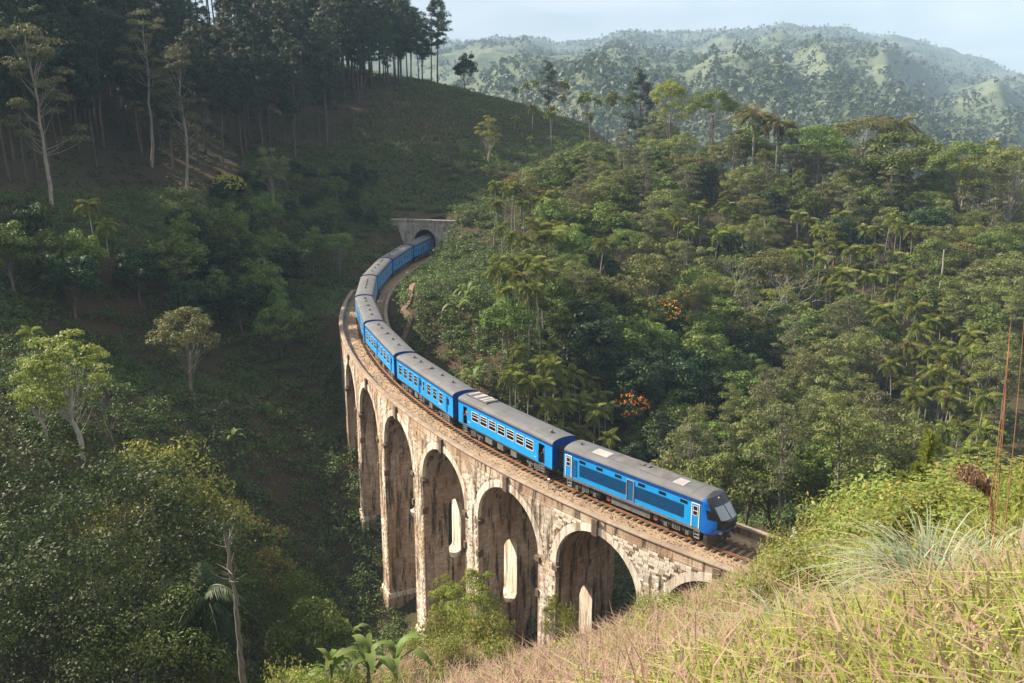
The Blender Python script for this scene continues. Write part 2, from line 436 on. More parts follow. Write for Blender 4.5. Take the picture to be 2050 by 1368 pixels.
# ------------------------------------------------------------------ far mountains
RIDGE = [(600, 120), (800, 105), (930, 96), (1000, 90), (1050, 82), (1110, 97), (1180, 85), (1250, 70), (1290, 76), (1330, 70), (1400, 76), (1470, 73), (1530, 63), (1560, 58),
         (1610, 70), (1680, 69), (1750, 82), (1800, 86), (1850, 96), (1890, 110), (1930, 121), (1980, 136), (2050, 158), (2300, 215), (2700, 240)]
_ra = np.array([math.atan2(*ray(px, py)[:2]) for px, py in RIDGE])
_re = np.array([ray(px, py)[2] / math.hypot(*ray(px, py)[:2]) for px, py in RIDGE])
D0, D1 = 330.0, 5200.0
def mountain(a, d):
    """height at azimuth a (from the view axis) and distance d"""
    zr = CAM_H + D1 * np.interp(a, _ra, _re)
    t = np.clip((d - 620) / (D1 - 620), 0, 1)
    base = -42 + 8 * np.sin(d / 170.0 + a * 9)
    rise = (t ** 0.80)
    z = base + (zr - base) * rise
    env = np.clip(t * 5, 0, 1) * np.clip((1 - t) * 5, 0, 1)
    x, y = d * np.sin(a), d * np.cos(a)
    w = a * 3800 + 70 * vnoise(x, y, 500, 5)
    rid = 1 - np.abs(vnoise(w, d * 0.25, 330, 7)); rid2 = 1 - np.abs(vnoise(w, d * 0.4, 140, 8))
    z = z + env * (52 * (rid - 0.55) + 22 * (rid2 - 0.5) + 9 * vnoise(x, y, 120, 9) + 6 * vnoise(x, y, 45, 10) + 3 * vnoise(x, y, 18, 12))
    # a lower grassy spur in front of the main face
    sp = 52 * np.exp(-((d - 1400) / 320) ** 2) * np.exp(-((a - 0.235) / 0.06) ** 2) + 40 * np.exp(-((d - 1050) / 190) ** 2) * np.exp(-((a - 0.085) / 0.05) ** 2)
    z = z + sp
    z = np.where(d > D1, zr - (d - D1) * 0.35, z)
    return z
def build_mountains():
    a = np.linspace(-0.66, 0.80, 420); d = np.concatenate([np.linspace(D0, 1000, 60), np.linspace(1015, D1, 190), np.linspace(D1 + 30, D1 + 700, 12)])
    A, D = np.meshgrid(a, d)
    Z = mountain(A, D)
    V = np.stack([D * np.sin(A), D * np.cos(A), Z], -1).reshape(-1, 3)
    i = np.arange(A.size).reshape(A.shape)
    F = np.stack([i[:-1, :-1], i[:-1, 1:], i[1:, 1:], i[1:, :-1]], -1).reshape(-1, 4)
    m, n, l, b = new_mat('mountain_grass')
    f1 = noise(n, l, 0.006, 7, 0.62); f2 = noise(n, l, 0.03, 6, 0.65); f3 = noise(n, l, 0.12, 5, 0.6)
    c = mixc(n, l, ramp(n, l, f1, 0.40, 0.60), (0.125, 0.145, 0.092), (0.085, 0.105, 0.062))
    c = mixc(n, l, ramp(n, l, f2, 0.52, 0.62), c, (0.06, 0.08, 0.035))
    c = mixc(n, l, ramp(n, l, f3, 0.62, 0.72), c, (0.22, 0.19, 0.15))
    l.new(c, b.inputs['Base Color']); b.inputs['Roughness'].default_value = 0.95; b.inputs['Specular IOR Level'].default_value = 0.1
    bump(n, l, b, f3, 1.0, 3.0)
    tag(obj('mountain_terrain', mk('mountain_terrain', V, F, [m], smooth=True)), kind='structure')
build_mountains()

# ------------------------------------------------------------------ viaduct
def brick_mat(name, light, mid, dark, isl=0.35):
    m, n, l, b = new_mat(name)
    f1 = noise(n, l, 0.30, 6, 0.62, (1, 1, 0.35), dist=0.6)      # broad limewash patches
    f2 = noise(n, l, 1.5, 6, 0.68, (1.2, 1.2, 0.14), dist=0.3)   # runs of dirt down the wall
    f3 = noise(n, l, 7.0, 4, 0.6)
    g = n.new('ShaderNodeNewGeometry')
    c = mixc(n, l, ramp(n, l, f1, 0.40, 0.58), light, mid)
    c = mixc(n, l, ramp(n, l, f2, 0.49, 0.60), c, dark)
    hs = n.new('ShaderNodeHueSaturation'); mr = n.new('ShaderNodeMapRange')
    mr.inputs['To Min'].default_value = 1 - isl; mr.inputs['To Max'].default_value = 1 + isl * 0.45
    l.new(g.outputs['Random Per Island'], mr.inputs['Value']); l.new(mr.outputs['Result'], hs.inputs['Value']); l.new(c, hs.inputs['Color'])
    c = mixc(n, l, ramp(n, l, f3, 0.55, 0.75), hs.outputs['Color'], tuple(x * 0.6 for x in mid))
    l.new(c, b.inputs['Base Color']); b.inputs['Roughness'].default_value = 0.92; b.inputs['Specular IOR Level'].default_value = 0.15
    bump(n, l, b, f3, 0.5, 0.03)
    return m
M['brick'] = brick_mat('brick', (0.74, 0.68, 0.58), (0.42, 0.31, 0.21), (0.12, 0.085, 0.06))
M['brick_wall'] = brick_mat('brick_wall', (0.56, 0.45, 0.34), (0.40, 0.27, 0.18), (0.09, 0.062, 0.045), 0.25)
M['mortar'] = brick_mat('mortar', (0.42, 0.34, 0.26), (0.30, 0.21, 0.145), (0.09, 0.065, 0.05), 0.0)
M['voussoir'] = brick_mat('voussoir', (0.74, 0.69, 0.60), (0.58, 0.50, 0.40), (0.28, 0.22, 0.16), 0.18)
M['coping'] = surf('coping', (0.30, 0.235, 0.17), (0.20, 0.15, 0.11), 0.8, 0.95)
M['keystone'] = surf('keystone', (0.16, 0.115, 0.08), (0.09, 0.065, 0.05), 2.0, 0.95, bmp=0.3)
M['ballast'] = None

CENT = [-3.1, 8.6, 20.25, 31.95, 43.85, 55.75, 67.65, 79.55, 89.9]
HS = [4.65] * 8 + [3.6]
SPR, OC, OI = -5.85, 4.06, -3.62
S0, S1 = -9.5, 95.0
def pier_base(s): 
    a = W(s, 0, 0); return min(float(ground(np.array([a[0] + dx]), np.array([a[1] + dy]))[0]) for dx in (-5, 0, 5) for dy in (-5, 0, 5)) - 1.5
def intrados(s):
    for c, h in zip(CENT, HS):
        if abs(s - c) < h: return SPR + math.sqrt(max(h * h - (s - c) ** 2, 0)) * (1.0 if h > 4 else 1.2)
    return None
via = empty('railway_viaduct', tuple(W(37, 0, -28)))
tag(via, 'curved pale brick railway viaduct of tall arches crossing the wooded valley under the blue train', 'viaduct')
VIA_INV = Matrix.Translation(-Vector(via.location))
def vpart(name, me, parent=via):
    o = obj(name, me, parent); o.matrix_parent_inverse = Matrix.Identity(4)
    return o
def shift(V): return np.asarray(V) - np.array(via.location)

def build_core():
    core = NB()
    piers = []                                  # (s0, s1, base)
    edges = [S0] + [x for c, h in zip(CENT, HS) for x in (c - h, c + h)] + [S1]
    for k in range(0, len(edges), 2): piers.append((edges[k], edges[k + 1], pier_base((edges[k] + edges[k + 1]) / 2)))
    TOP = -0.45
    def quad(p): core.add(shift(np.array(p)), np.array([[0, 1, 2, 3]]))
    # two faces over arches and over piers
    for o, flip in ((OC, 1), (OI, -1)):
        for c, h in zip(CENT, HS):
            ss = c + h * np.cos(np.linspace(math.pi, 0, 33))
            for a, b in zip(ss[:-1], ss[1:]):
                za = intrados(a); zb = intrados(b)
                za = SPR if za is None else za; zb = SPR if zb is None else zb
                q = [W(a, o, za), W(b, o, zb), W(b, o, TOP), W(a, o, TOP)]
                quad(q if flip > 0 else q[::-1])
        for a, b, base in piers:
            n = max(2, int((b - a) / 1.2) + 1); ss = np.linspace(a, b, n)
            for p, q_ in zip(ss[:-1], ss[1:]):
                q = [W(p, o, base), W(q_, o, base), W(q_, o, TOP), W(p, o, TOP)]
                quad(q if flip > 0 else q[::-1])
    # vaults
    for c, h in zip(CENT, HS):
        ss = c + h * np.cos(np.linspace(math.pi, 0, 33))
        for a, b in zip(ss[:-1], ss[1:]):
            za = intrados(a) or SPR; zb = intrados(b) or SPR
            quad([W(a, OC, za), W(a, OI, za), W(b, OI, zb), W(b, OC, zb)])
    # pier flanks, with the tall round-ended opening that runs through the high piers
    holes = {}
    for k, (a, b, base) in enumerate(piers):
        hole = None
        if 1 <= k <= 7 and base < -13:
            ht, hb = (-8.6 if base > -20 else -9.3), max(-16.6, base + 4.0)
            if ht - hb > 2.5: hole = (0.15, 0.85, hb, ht)
        holes[k] = hole
        for s, sg in ((a, -1), (b, 1)):
            if (k == 0 and sg < 0) or (k == len(piers) - 1 and sg > 0): continue
            us = np.linspace(OI, OC, 9).tolist()
            if hole: us = sorted(us + np.linspace(hole[0] - hole[1], hole[0] + hole[1], 9).tolist())
            for u0, u1 in zip(us[:-1], us[1:]):
                if u1 - u0 < 1e-4: continue
                um = (u0 + u1) / 2
                if hole and abs(um - hole[0]) < hole[1]:
                    e = lambda u: math.sqrt(max(hole[1] ** 2 - (u - hole[0]) ** 2, 0))
                    qs = [[W(s, u0, hole[3] - hole[1] + e(u0)), W(s, u1, hole[3] - hole[1] + e(u1)), W(s, u1, SPR), W(s, u0, SPR)],
                          [W(s, u0, base), W(s, u1, base), W(s, u1, hole[2] + hole[1] - e(u1)), W(s, u0, hole[2] + hole[1] - e(u0))]]
                else:
                    qs = [[W(s, u0, base), W(s, u1, base), W(s, u1, SPR), W(s, u0, SPR)]]
                for q in qs: quad(q if sg > 0 else q[::-1])
        if hole:                                # the lining of the opening
            oc_, hw, hb, ht = hole
            t = np.linspace(0, 2 * np.pi, 25); lin = NB()
            P = [(oc_ + hw * math.cos(x), (ht - hw if math.sin(x) >= 0 else hb + hw) + hw * math.sin(x)) for x in t]
            for (o0, z0), (o1, z1) in zip(P[:-1], P[1:]):
                lin.add(shift(np.array([W(a, o0, z0), W(a, o1, z1), W(b, o1, z1), W(b, o0, z0)])), np.array([[0, 1, 2, 3]]))
            for sg in (-1, 1):
                o0 = oc_ + sg * hw
                lin.add(shift(np.array([W(a, o0, hb + hw), W(a, o0, ht - hw), W(b, o0, ht - hw), W(b, o0, hb + hw)])), np.array([[0, 1, 2, 3]]))
            vpart('opening_lining', lin.mesh('opening_lining', [M['voussoir']]))
    # deck under the ballast
    ss = np.linspace(S0, S1, 90)
    for a, b in zip(ss[:-1], ss[1:]): quad([W(a, OI, TOP), W(a, OC, TOP), W(b, OC, TOP), W(b, OI, TOP)])
    vpart('masonry_core', core.mesh('masonry_core', [M['mortar']]))
    return piers, holes
PIERS, HOLES = build_core()

def box_so(nb, s0, s1, o0, o1, z0, z1):
    P = W([s0, s1, s1, s0] * 2, [o0, o0, o1, o1] * 2, [z0] * 4 + [z1] * 4)
    nb.add(shift(P), np.array([(0, 3, 2, 1), (4, 5, 6, 7), (0, 1, 5, 4), (1, 2, 6, 5), (2, 3, 7, 6), (3, 0, 4, 7)]))

def build_bricks():
    """block courses on the sunlit outer face and on the pier flanks; the nearest ones are single objects"""
    rng = random.Random(5)
    CH, BL, JT, RW = 0.245, 0.50, 0.022, 0.72
    face, flank, single = NB(), NB(), []
    z = -0.62; row = 0
    while z > -31:
        s = S0 + (BL / 2 if row % 2 else 0)
        while s < 82:
            L = BL * rng.uniform(0.9, 1.1)
            mid = s + L / 2
            ok = True
            for c, h in zip(CENT, HS):
                dx = abs(mid - c)
                if z - CH > SPR - 0.2:
                    if math.hypot(dx, z - CH / 2 - SPR) < h + RW + 0.06: ok = False
                elif dx < h + L / 2 + 0.03: ok = False
            if ok:
                for a, b, base in PIERS:
                    if a - 0.3 <= mid <= b + 0.3 and z < base: ok = False
            if z - CH < SPR - 6 and not any(a <= mid <= b for a, b, _ in PIERS): ok = False
            if ok:
                p = rng.uniform(0.0, 0.045)
                if rng.random() > 0.02:
                    if s < 13.2 and z > -2.35 and s > -4 and len(single) < 290: single.append((s, L, z, p))
                    else: box_so(face, s, s + L - JT, OC - 0.05, OC + 0.02 + p, z - CH + JT, z)
            s += L
        z -= CH; row += 1
    # flanks that face the near end
    for k in range(2, 7):
        a, b, base = PIERS[k]; hole = HOLES[k]
        s = a                                     # the flank that faces the near end
        z = SPR - 0.3; row = 0
        while z > base:
            u = OI + (0.25 if row % 2 else 0.0)
            while u < OC - 0.3:
                L = BL * rng.uniform(0.9, 1.1); u1 = min(u + L, OC - 0.02)
                um = (u + u1) / 2
                bad = hole and abs(um - hole[0]) < hole[1] + 0.28 and hole[2] - 0.2 < z - CH / 2 < hole[3] + 0.2
                if not bad and rng.random() > 0.03:
                    p = rng.uniform(0, 0.03)
                    box_so(flank, s - 0.015 - p, s + 0.03, u, u1 - JT, z - CH + JT, z)
                u += L
            z -= CH; row += 1
    tag(vpart('face_brickwork', face.mesh('face_brickwork', [M['brick']])), kind='stuff')
    tag(vpart('flank_brickwork', flank.mesh('flank_brickwork', [M['brick_wall']])), kind='stuff')
    cube = NB(); cube.add(np.array([(0,0,0),(1,0,0),(1,1,0),(0,1,0),(0,0,1),(1,0,1),(1,1,1),(0,1,1)], float), np.array([(0,3,2,1),(4,5,6,7),(0,1,5,4),(1,2,6,5),(2,3,7,6),(3,0,4,7)]))
    tones = []
    for k in range(5):
        v = ((0.70, 0.64, 0.54), (0.60, 0.53, 0.43), (0.46, 0.37, 0.27), (0.33, 0.25, 0.17), (0.17, 0.12, 0.085))[k]
        me = cube.mesh('brick', [surf('brick_tone', v, tuple(x * 0.78 for x in v), 3.0, 0.92, bmp=0.3)])
        tones.append(me)
    for s, L, z, p in single:
        P = shift(W(s, OC - 0.05, z - CH + JT))
        t = float(np.interp(s + L / 2, _S, _T))
        o = obj('brick', tones[rng.choice((0, 0, 0, 0, 1, 1, 1, 2, 2, 3, 4))], via, tuple(P), (0, 0, t)); o.scale = (L - JT, 0.07 + p, CH - JT)
build_bricks()

def build_trim():
    rng = random.Random(8)
    mes = []
    for ai, (c, h) in enumerate(zip(CENT, HS)):
        if ai > 6: continue
        ring = obj('arch_ring', None, via) if False else None
        N = 30
        for i in range(N):
            a0, a1 = math.pi * i / N, math.pi * (i + 1) / N - 0.006 / h
            if i in (0, N - 1) and ai == 0: pass
            p = rng.uniform(0.035, 0.05)
            r0, r1 = h - 0.015, h + 0.70 + rng.uniform(-0.012, 0.012)
            Ps = []
            for o in (OC - 0.35, OC + p):
                for a, r in ((a0, r0), (a1, r0), (a1, r1), (a0, r1)):
                    Ps.append(W(c + r * math.cos(a), o, SPR + r * math.sin(a)))
            V = shift(np.array(Ps))
            vpart('voussoir', mk('voussoir', V, np.array([(0, 1, 2, 3), (7, 6, 5, 4), (0, 4, 5, 1), (1, 5, 6, 2), (2, 6, 7, 3), (3, 7, 4, 0)]), [M['voussoir']]))
        nb = NB()                                # dark keystone standing proud at the crown
        box_so(nb, c - 0.30, c + 0.30, OC - 0.3, OC + 0.22, SPR + h - 0.12, SPR + h + 1.35)
        vpart('keystone', nb.mesh('keystone', [M['keystone']]))
        for sg in (-1, 1):                       # impost blocks at the springing
            nb = NB(); s = c + sg * h
            box_so(nb, s - 0.34, s + 0.34, OC - 0.55, OC + 0.20, SPR - 0.72, SPR - 0.28)
            vpart('impost', nb.mesh('impost', [M['keystone']]))
            if sg > 0:                            # centring corbels left in the flank that shows
                for u in (2.1, 0.9, -0.3, -1.5):
                    nb = NB(); box_so(nb, s - 0.22, s + 0.1, u - 0.28, u + 0.28, SPR - 1.6, SPR - 1.0)
                    vpart('corbel', nb.mesh('corbel', [M['brick_wall']]))
    for k in range(1, 7):                         # square corbel stubs lower on the pier edges
        a, b, base = PIERS[k]
        if base < -12:
            for s in (a, b):
                nb = NB(); box_so(nb, s - 0.2, s + 0.2, OC - 0.5, OC + 0.16, -10.2, -9.5)
                vpart('corbel', nb.mesh('corbel', [M['keystone']]))
        if base < -15:                            # stepped footing
            nb = NB(); box_so(nb, a - 0.35, b + 0.35, OI - 0.4, OC + 0.35, base - 0.5, base + 4.2)
            vpart('footing', nb.mesh('footing', [M['mortar']]))
            nb = NB(); box_so(nb, a - 0.18, b + 0.18, OI - 0.2, OC + 0.18, base + 4.2, base + 4.75)
            vpart('footing', nb.mesh('footing', [M['voussoir']]))
    # parapets: wall and single coping stones
    for (o0, o1, sa, sb, nm) in ((3.50, 4.02, S0, 110.5, 'outer'), (-3.58, -3.10, S0, 113.5, 'inner')):
        nb = NB(); ss = np.arange(sa, sb + 0.1, 1.5)
        for a, b in zip(ss[:-1], ss[1:]): box_so(nb, a, b, o0, o1, -0.72 if a < 94 else -1.4, 0.24)
        vpart('parapet_wall', nb.mesh('parapet_wall', [M['brick_wall'] if nm == 'outer' else M['mortar']]))
        s = sa
        while s < sb:
            L = rng.uniform(0.8, 1.15); e = rng.uniform(-0.012, 0.012)
            Ps = []
            prof = [(o0 - 0.06, 0.243), (o1 + 0.10, 0.243), (o1 + 0.10, 0.33), (o1 - 0.06, 0.43 + e), (o0 + 0.10, 0.43 + e), (o0 - 0.06, 0.33)]
            for q in (s, s + L - 0.007):
                for o, z in prof: Ps.append(W(q, o + e, z))
            V = shift(np.array(Ps)); n = len(prof)
            F4 = [(i, i + n, (i + 1) % n + n, (i + 1) % n) for i in range(n)]
            vpart('coping_stone', mk('coping_stone', V, [np.array(F4), np.array([list(range(n)), list(range(2 * n - 1, n - 1, -1))])], [M['coping']]))
            s += L
build_trim()

# ------------------------------------------------------------------ track
def build_track():
    m, n, l, b = new_mat('ballast')
    f1 = noise(n, l, 0.35, 5, 0.6); f2 = noise(n, l, 9.0, 4, 0.7); f3 = noise(n, l, 1.6, 5, 0.7)
    c = mixc(n, l, ramp(n, l, f1, 0.4, 0.6), (0.40, 0.27, 0.155), (0.27, 0.185, 0.115))
    c = mixc(n, l, ramp(n, l, f2, 0.45, 0.62), c, (0.17, 0.13, 0.095))
    c = mixc(n, l, ramp(n, l, f3, 0.60, 0.70), c, (0.20, 0.19, 0.06))
    l.new(c, b.inputs['Base Color']); b.inputs['Roughness'].default_value = 0.95
    bump(n, l, b, f2, 0.9, 0.06)
    ss = np.arange(-58, S_PORTAL + 32, 0.7); oo = np.linspace(-3.1, 3.5, 16)
    Sg, Og = np.meshgrid(ss, oo, indexing='ij')
    rs = np.random.RandomState(3)
    Z = -0.30 + 0.035 * rs.rand(*Sg.shape) + 0.05 * np.exp(-(Og / 1.4) ** 2) - 0.06 * (np.abs(Og) > 2.6)
    V = W(Sg, Og, Z).reshape(-1, 3)
    i = np.arange(Sg.size).reshape(Sg.shape)
    F = np.stack([i[:-1, :-1], i[:-1, 1:], i[1:, 1:], i[1:, :-1]], -1).reshape(-1, 4)
    tag(obj('track_bed', mk('track_bed', V, F, [m], smooth=True)), kind='structure')
    # loose stones and weeds along the outer edge
    rg = np.random.RandomState(4); N = 5200
    s = rg.uniform(-12, 112, N); o = np.where(rg.rand(N) < 0.75, rg.uniform(1.2, 3.4, N), rg.uniform(-3.0, -1.2, N))
    P = W(s, o, -0.24); V, F = rocks(P, rg.uniform(0.03, 0.085, N), rg)
    tag(obj('ballast_stones', mk('ballast_stones', V, F, [surf('ballast_stone', (0.30, 0.22, 0.15), (0.17, 0.13, 0.10), 4, 0.95, isl=0.4)])), kind='stuff')
    tr = empty('railway_track', tuple(W(40, 0, -0.2)))
    tag(tr, 'rusty single railway track on timber sleepers curving over the viaduct into the tunnel', 'railway track')
    loc = np.array(tr.location)
    sl = MB().box(-0.125, 0.125, -1.38, 1.38, -0.08, 0.08).mesh('sleeper', [surf('sleeper', (0.10, 0.062, 0.04), (0.055, 0.04, 0.03), 3, 0.95, bmp=0.3)])
    rg = random.Random(2)
    s = -11.0
    while s < 111:
        p = W(s, rg.uniform(-0.06, 0.06), -0.215 + rg.uniform(-0.012, 0.012)) - loc
        o = obj('sleeper', sl, tr, tuple(p), (0, 0, float(np.interp(s, _S, _T)) + rg.uniform(-0.03, 0.03)))
        o.scale = (rg.uniform(0.9, 1.1), rg.uniform(0.94, 1.04), 1)
        s += 0.66
    rust = surf('rail_rust', (0.34, 0.165, 0.075), (0.20, 0.10, 0.055), 2.5, 0.7, 0.2)
    for oc in (0.87, -0.87):
        nb = NB(); ss = np.arange(-58, S_PORTAL + 30, 1.0)
        for prof in ([(-0.07, -0.14), (0.07, -0.14), (0.07, -0.12), (-0.07, -0.12)], [(-0.012, -0.12), (0.012, -0.12), (0.012, -0.045), (-0.012, -0.045)], [(-0.036, -0.045), (0.036, -0.045), (0.036, 0.0), (-0.036, 0.0)]):
            P = np.concatenate([W(ss, oc + o, z)[:, None] for o, z in prof], 1) - loc
            k = len(ss); i = np.arange(k * 4).reshape(k, 4)
            F = np.concatenate([np.stack([i[:-1, j], i[1:, j], i[1:, (j + 1) % 4], i[:-1, (j + 1) % 4]], -1) for j in range(4)])
            nb.add(P.reshape(-1, 3), F)
        obj('rail', nb.mesh('rail', [rust]), tr)
    # check rail beside the inner rail
    nb = NB(); ss = np.arange(-58, 100, 1.0)
    P = np.concatenate([W(ss, -0.66 + o, z)[:, None] for o, z in [(-0.03, -0.13), (0.03, -0.13), (0.03, -0.01), (-0.03, -0.01)]], 1) - loc
    k = len(ss); i = np.arange(k * 4).reshape(k, 4)
    nb.add(P.reshape(-1, 3), np.concatenate([np.stack([i[:-1, j], i[1:, j], i[1:, (j + 1) % 4], i[:-1, (j + 1) % 4]], -1) for j in range(4)]))
    obj('check_rail', nb.mesh('check_rail', [rust]), tr)
    # low white marker post
    p = W(16.4, 2.15, -0.28); mp = empty('marker_post', tuple(p)); tag(mp, 'short white marker post beside the outer rail below the second vehicle', 'post')
    obj('post', MB().box(-0.07, 0.07, -0.07, 0.07, -0.05, 0.85).mesh('post', [surf('white_paint', (0.7, 0.68, 0.62), (0.5, 0.47, 0.42), 6, 0.7)]), mp)
    obj('post_cap', MB().box(-0.09, 0.09, -0.16, 0.16, 0.85, 0.97).mesh('post_cap', [bpy.data.materials['white_paint']]), mp)

def rocks(P, size, rg):
    """little six-cornered stones"""
    n = len(P)
    base = np.array([(1, 0, 0), (0, 1, 0), (-1, 0, 0), (0, -1, 0), (0, 0, 1), (0, 0, -1)], float)
    V = base[None] * (size[:, None, None] * rg.uniform(0.6, 1.3, (n, 6, 1)))
    a = rg.uniform(0, 6.28, n); c, s = np.cos(a)[:, None], np.sin(a)[:, None]
    V = np.stack([V[..., 0] * c - V[..., 1] * s, V[..., 0] * s + V[..., 1] * c, V[..., 2] * 0.8], -1) + P[:, None]
    f = np.array([(0, 1, 4), (1, 2, 4), (2, 3, 4), (3, 0, 4), (1, 0, 5), (2, 1, 5), (3, 2, 5), (0, 3, 5)])
    F = (np.arange(n)[:, None, None] * 6 + f[None]).reshape(-1, 3)
    return V.reshape(-1, 3), F
build_track()

# ------------------------------------------------------------------ tunnel
def build_tunnel():
    conc, n, l, b = new_mat('portal_stone')
    f1 = noise(n, l, 0.5, 6, 0.65); f2 = noise(n, l, 1.6, 6, 0.7, (1, 1, 0.3)); f3 = noise(n, l, 6, 4)
    c = mixc(n, l, ramp(n, l, f1, 0.4, 0.6), (0.36, 0.33, 0.28), (0.24, 0.21, 0.175))
    c = mixc(n, l, ramp(n, l, f2, 0.50, 0.64), c, (0.10, 0.085, 0.07))
    l.new(c, b.inputs['Base Color']); b.inputs['Roughness'].default_value = 0.95
    bump(n, l, b, f3, 0.5, 0.05)
    p0 = W(S_PORTAL, 0, -0.7); t = float(np.interp(S_PORTAL, _S, _T))
    tn = empty('tunnel_portal', tuple(p0), (0, 0, t))
    tag(tn, 'weathered grey stone tunnel portal with round arch that the last coaches enter', 'tunnel')
    # local x into the hill, y to the outer side, z up from the bed
    R_, ZS, TOP, WL, WR, TH = 2.55, 3.9, 8.25, 8.2, 7.6, 6.5
    mb = MB(); us = [-WR] + [R_ * math.cos(a) for a in np.linspace(math.pi, 0, 25)] + [WL]
    def zo(u): return ZS + math.sqrt(max(R_ * R_ - u * u, 0)) if abs(u) < R_ - 1e-6 else ZS
    for x, fl in ((0, 1), (TH, -1)):
        for u0, u1 in zip(us[:-1], us[1:]):
            inside = abs((u0 + u1) / 2) < R_
            z0, z1 = (zo(u0), zo(u1)) if inside else (-1, -1)
            q = [(x, u0, z0), (x, u1, z1), (x, u1, TOP), (x, u0, TOP)]
            mb.add(q if fl < 0 else q[::-1], [(0, 1, 2, 3)])
    mb.add([(0, -WR, TOP), (0, WL, TOP), (TH, WL, TOP), (TH, -WR, TOP)], [(0, 1, 2, 3)])
    for u in (-WR, WL): mb.add([(0, u, -1), (TH, u, -1), (TH, u, TOP), (0, u, TOP)], [(0, 1, 2, 3)])
    obj('headwall', mb.mesh('headwall', [conc]), tn)
    mb = MB().box(-0.18, 0.9, -WR - 0.1, WL + 0.1, TOP + 0.003, TOP + 0.38)
    obj('cornice', mb.mesh('cornice', [conc]), tn)
    N = 21
    for i in range(N):                             # ring stones of the mouth
        a0, a1 = math.pi * i / N, math.pi * (i + 1) / N - 0.008
        V = [(x, r * math.cos(a), ZS + r * math.sin(a)) for x in (-0.07, 0.3) for a, r in ((a0, R_), (a1, R_), (a1, R_ + 0.5), (a0, R_ + 0.5))]
        obj('ring_stone', MB().add(V, [(0, 1, 2, 3), (7, 6, 5, 4), (0, 4, 5, 1), (1, 5, 6, 2), (2, 6, 7, 3), (3, 7, 4, 0)]).mesh('ring_stone', [conc]), tn)
    nb = NB()                                      # lined bore behind it
    P = [(-R_, -1)] + [(R_ * math.cos(a), ZS + R_ * math.sin(a)) for a in np.linspace(math.pi, 0, 25)] + [(R_, -1)]
    V = []
    for x in (0.01, 30):
        V += [(x, u, z) for u, z in P]
    k = len(P)
    V = np.array(V); F = np.array([(i, i + 1, i + 1 + k, i + k) for i in range(k - 1)])
    nb.add(V, F); nb.add(np.array([(30, -3, -1), (30, 3, -1), (30, 3, 7), (30, -3, 7)]), np.array([[0, 1, 2, 3]]))
    obj('bore_lining', nb.mesh('bore_lining', [surf('bore_soot', (0.07, 0.06, 0.05), (0.035, 0.03, 0.027), 1.5, 0.95)]), tn)
    # cut earth banks on both sides of the mouth
build_tunnel()

# ------------------------------------------------------------------ the train
def paint(name, c1, c2, rough=0.35, scale=1.2, spec=0.5, lo=0.4, hi=0.7, stretch=(1, 1, 1)):
    m = surf(name, c1, c2, scale, rough, spec=spec, lo=lo, hi=hi, stretch=stretch)
    return m
TM = dict(
    blue=paint('coach_blue', (0.006, 0.285, 0.690), (0.008, 0.235, 0.580), 0.38, 0.9),
    dark=paint('coach_dark_blue', (0.004, 0.055, 0.240), (0.004, 0.040, 0.180), 0.4, 1.5),
    nose=paint('nose_blue', (0.004, 0.130, 0.520), (0.004, 0.10, 0.42), 0.25, 1.0),
    grille=paint('grille_blue', (0.004, 0.095, 0.250), (0.003, 0.07, 0.19), 0.5, 2.0),
    roof=paint('roof_grey', (0.125, 0.128, 0.134), (0.085, 0.086, 0.088), 0.7, 0.8, 0.3, 0.35, 0.7, (0.5, 2, 1)),
    seam=paint('roof_seam', (0.10, 0.095, 0.085), (0.07, 0.065, 0.06), 0.8),
    soot=paint('roof_soot', (0.075, 0.072, 0.068), (0.14, 0.135, 0.13), 0.8, 0.7),
    light=paint('roof_pale', (0.33, 0.32, 0.30), (0.23, 0.22, 0.21), 0.6),
    under=paint('underframe', (0.055, 0.047, 0.040), (0.10, 0.075, 0.055), 0.85, 2.5, 0.2),
    under_grey=paint('underframe_grey', (0.15, 0.145, 0.135), (0.085, 0.08, 0.075), 0.75, 2.0, 0.3),
    red=paint('red_oxide', (0.28, 0.075, 0.05), (0.17, 0.06, 0.045), 0.7),
    white=paint('frame_white', (0.74, 0.74, 0.72), (0.58, 0.58, 0.56), 0.5),
    black=paint('mask_black', (0.012, 0.013, 0.016), (0.02, 0.021, 0.024), 0.25),
    inside=paint('interior', (0.035, 0.04, 0.045), (0.05, 0.05, 0.05), 0.8),
    steel=paint('steel', (0.30, 0.29, 0.28), (0.22, 0.2, 0.18), 0.4),
    frame=paint('frame_grey', (0.48, 0.50, 0.50), (0.36, 0.38, 0.38), 0.5),
    script=paint('script_white', (0.62, 0.68, 0.72), (0.55, 0.62, 0.68), 0.6),
)
def glass_mat(name, tint, mixf, rough=0.06):
    m, n, l, b = new_mat(name)
    b.inputs['Base Color'].default_value = (*tint, 1); b.inputs['Roughness'].default_value = rough; b.inputs['Specular IOR Level'].default_value = 0.7
    t = n.new('ShaderNodeBsdfTransparent'); t.inputs['Color'].default_value = (0.6, 0.66, 0.7, 1)
    mx = n.new('ShaderNodeMixShader'); mx.inputs[0].default_value = mixf
    l.new(b.outputs[0], mx.inputs[1]); l.new(t.outputs[0], mx.inputs[2]); l.new(mx.outputs[0], n['Material Output'].inputs['Surface'])
    return m
TM['glass'] = glass_mat('window_glass', (0.010, 0.013, 0.017), 0.40)
TM['screen'] = glass_mat('windscreen_glass', (0.30, 0.34, 0.38), 0.05, 0.15)

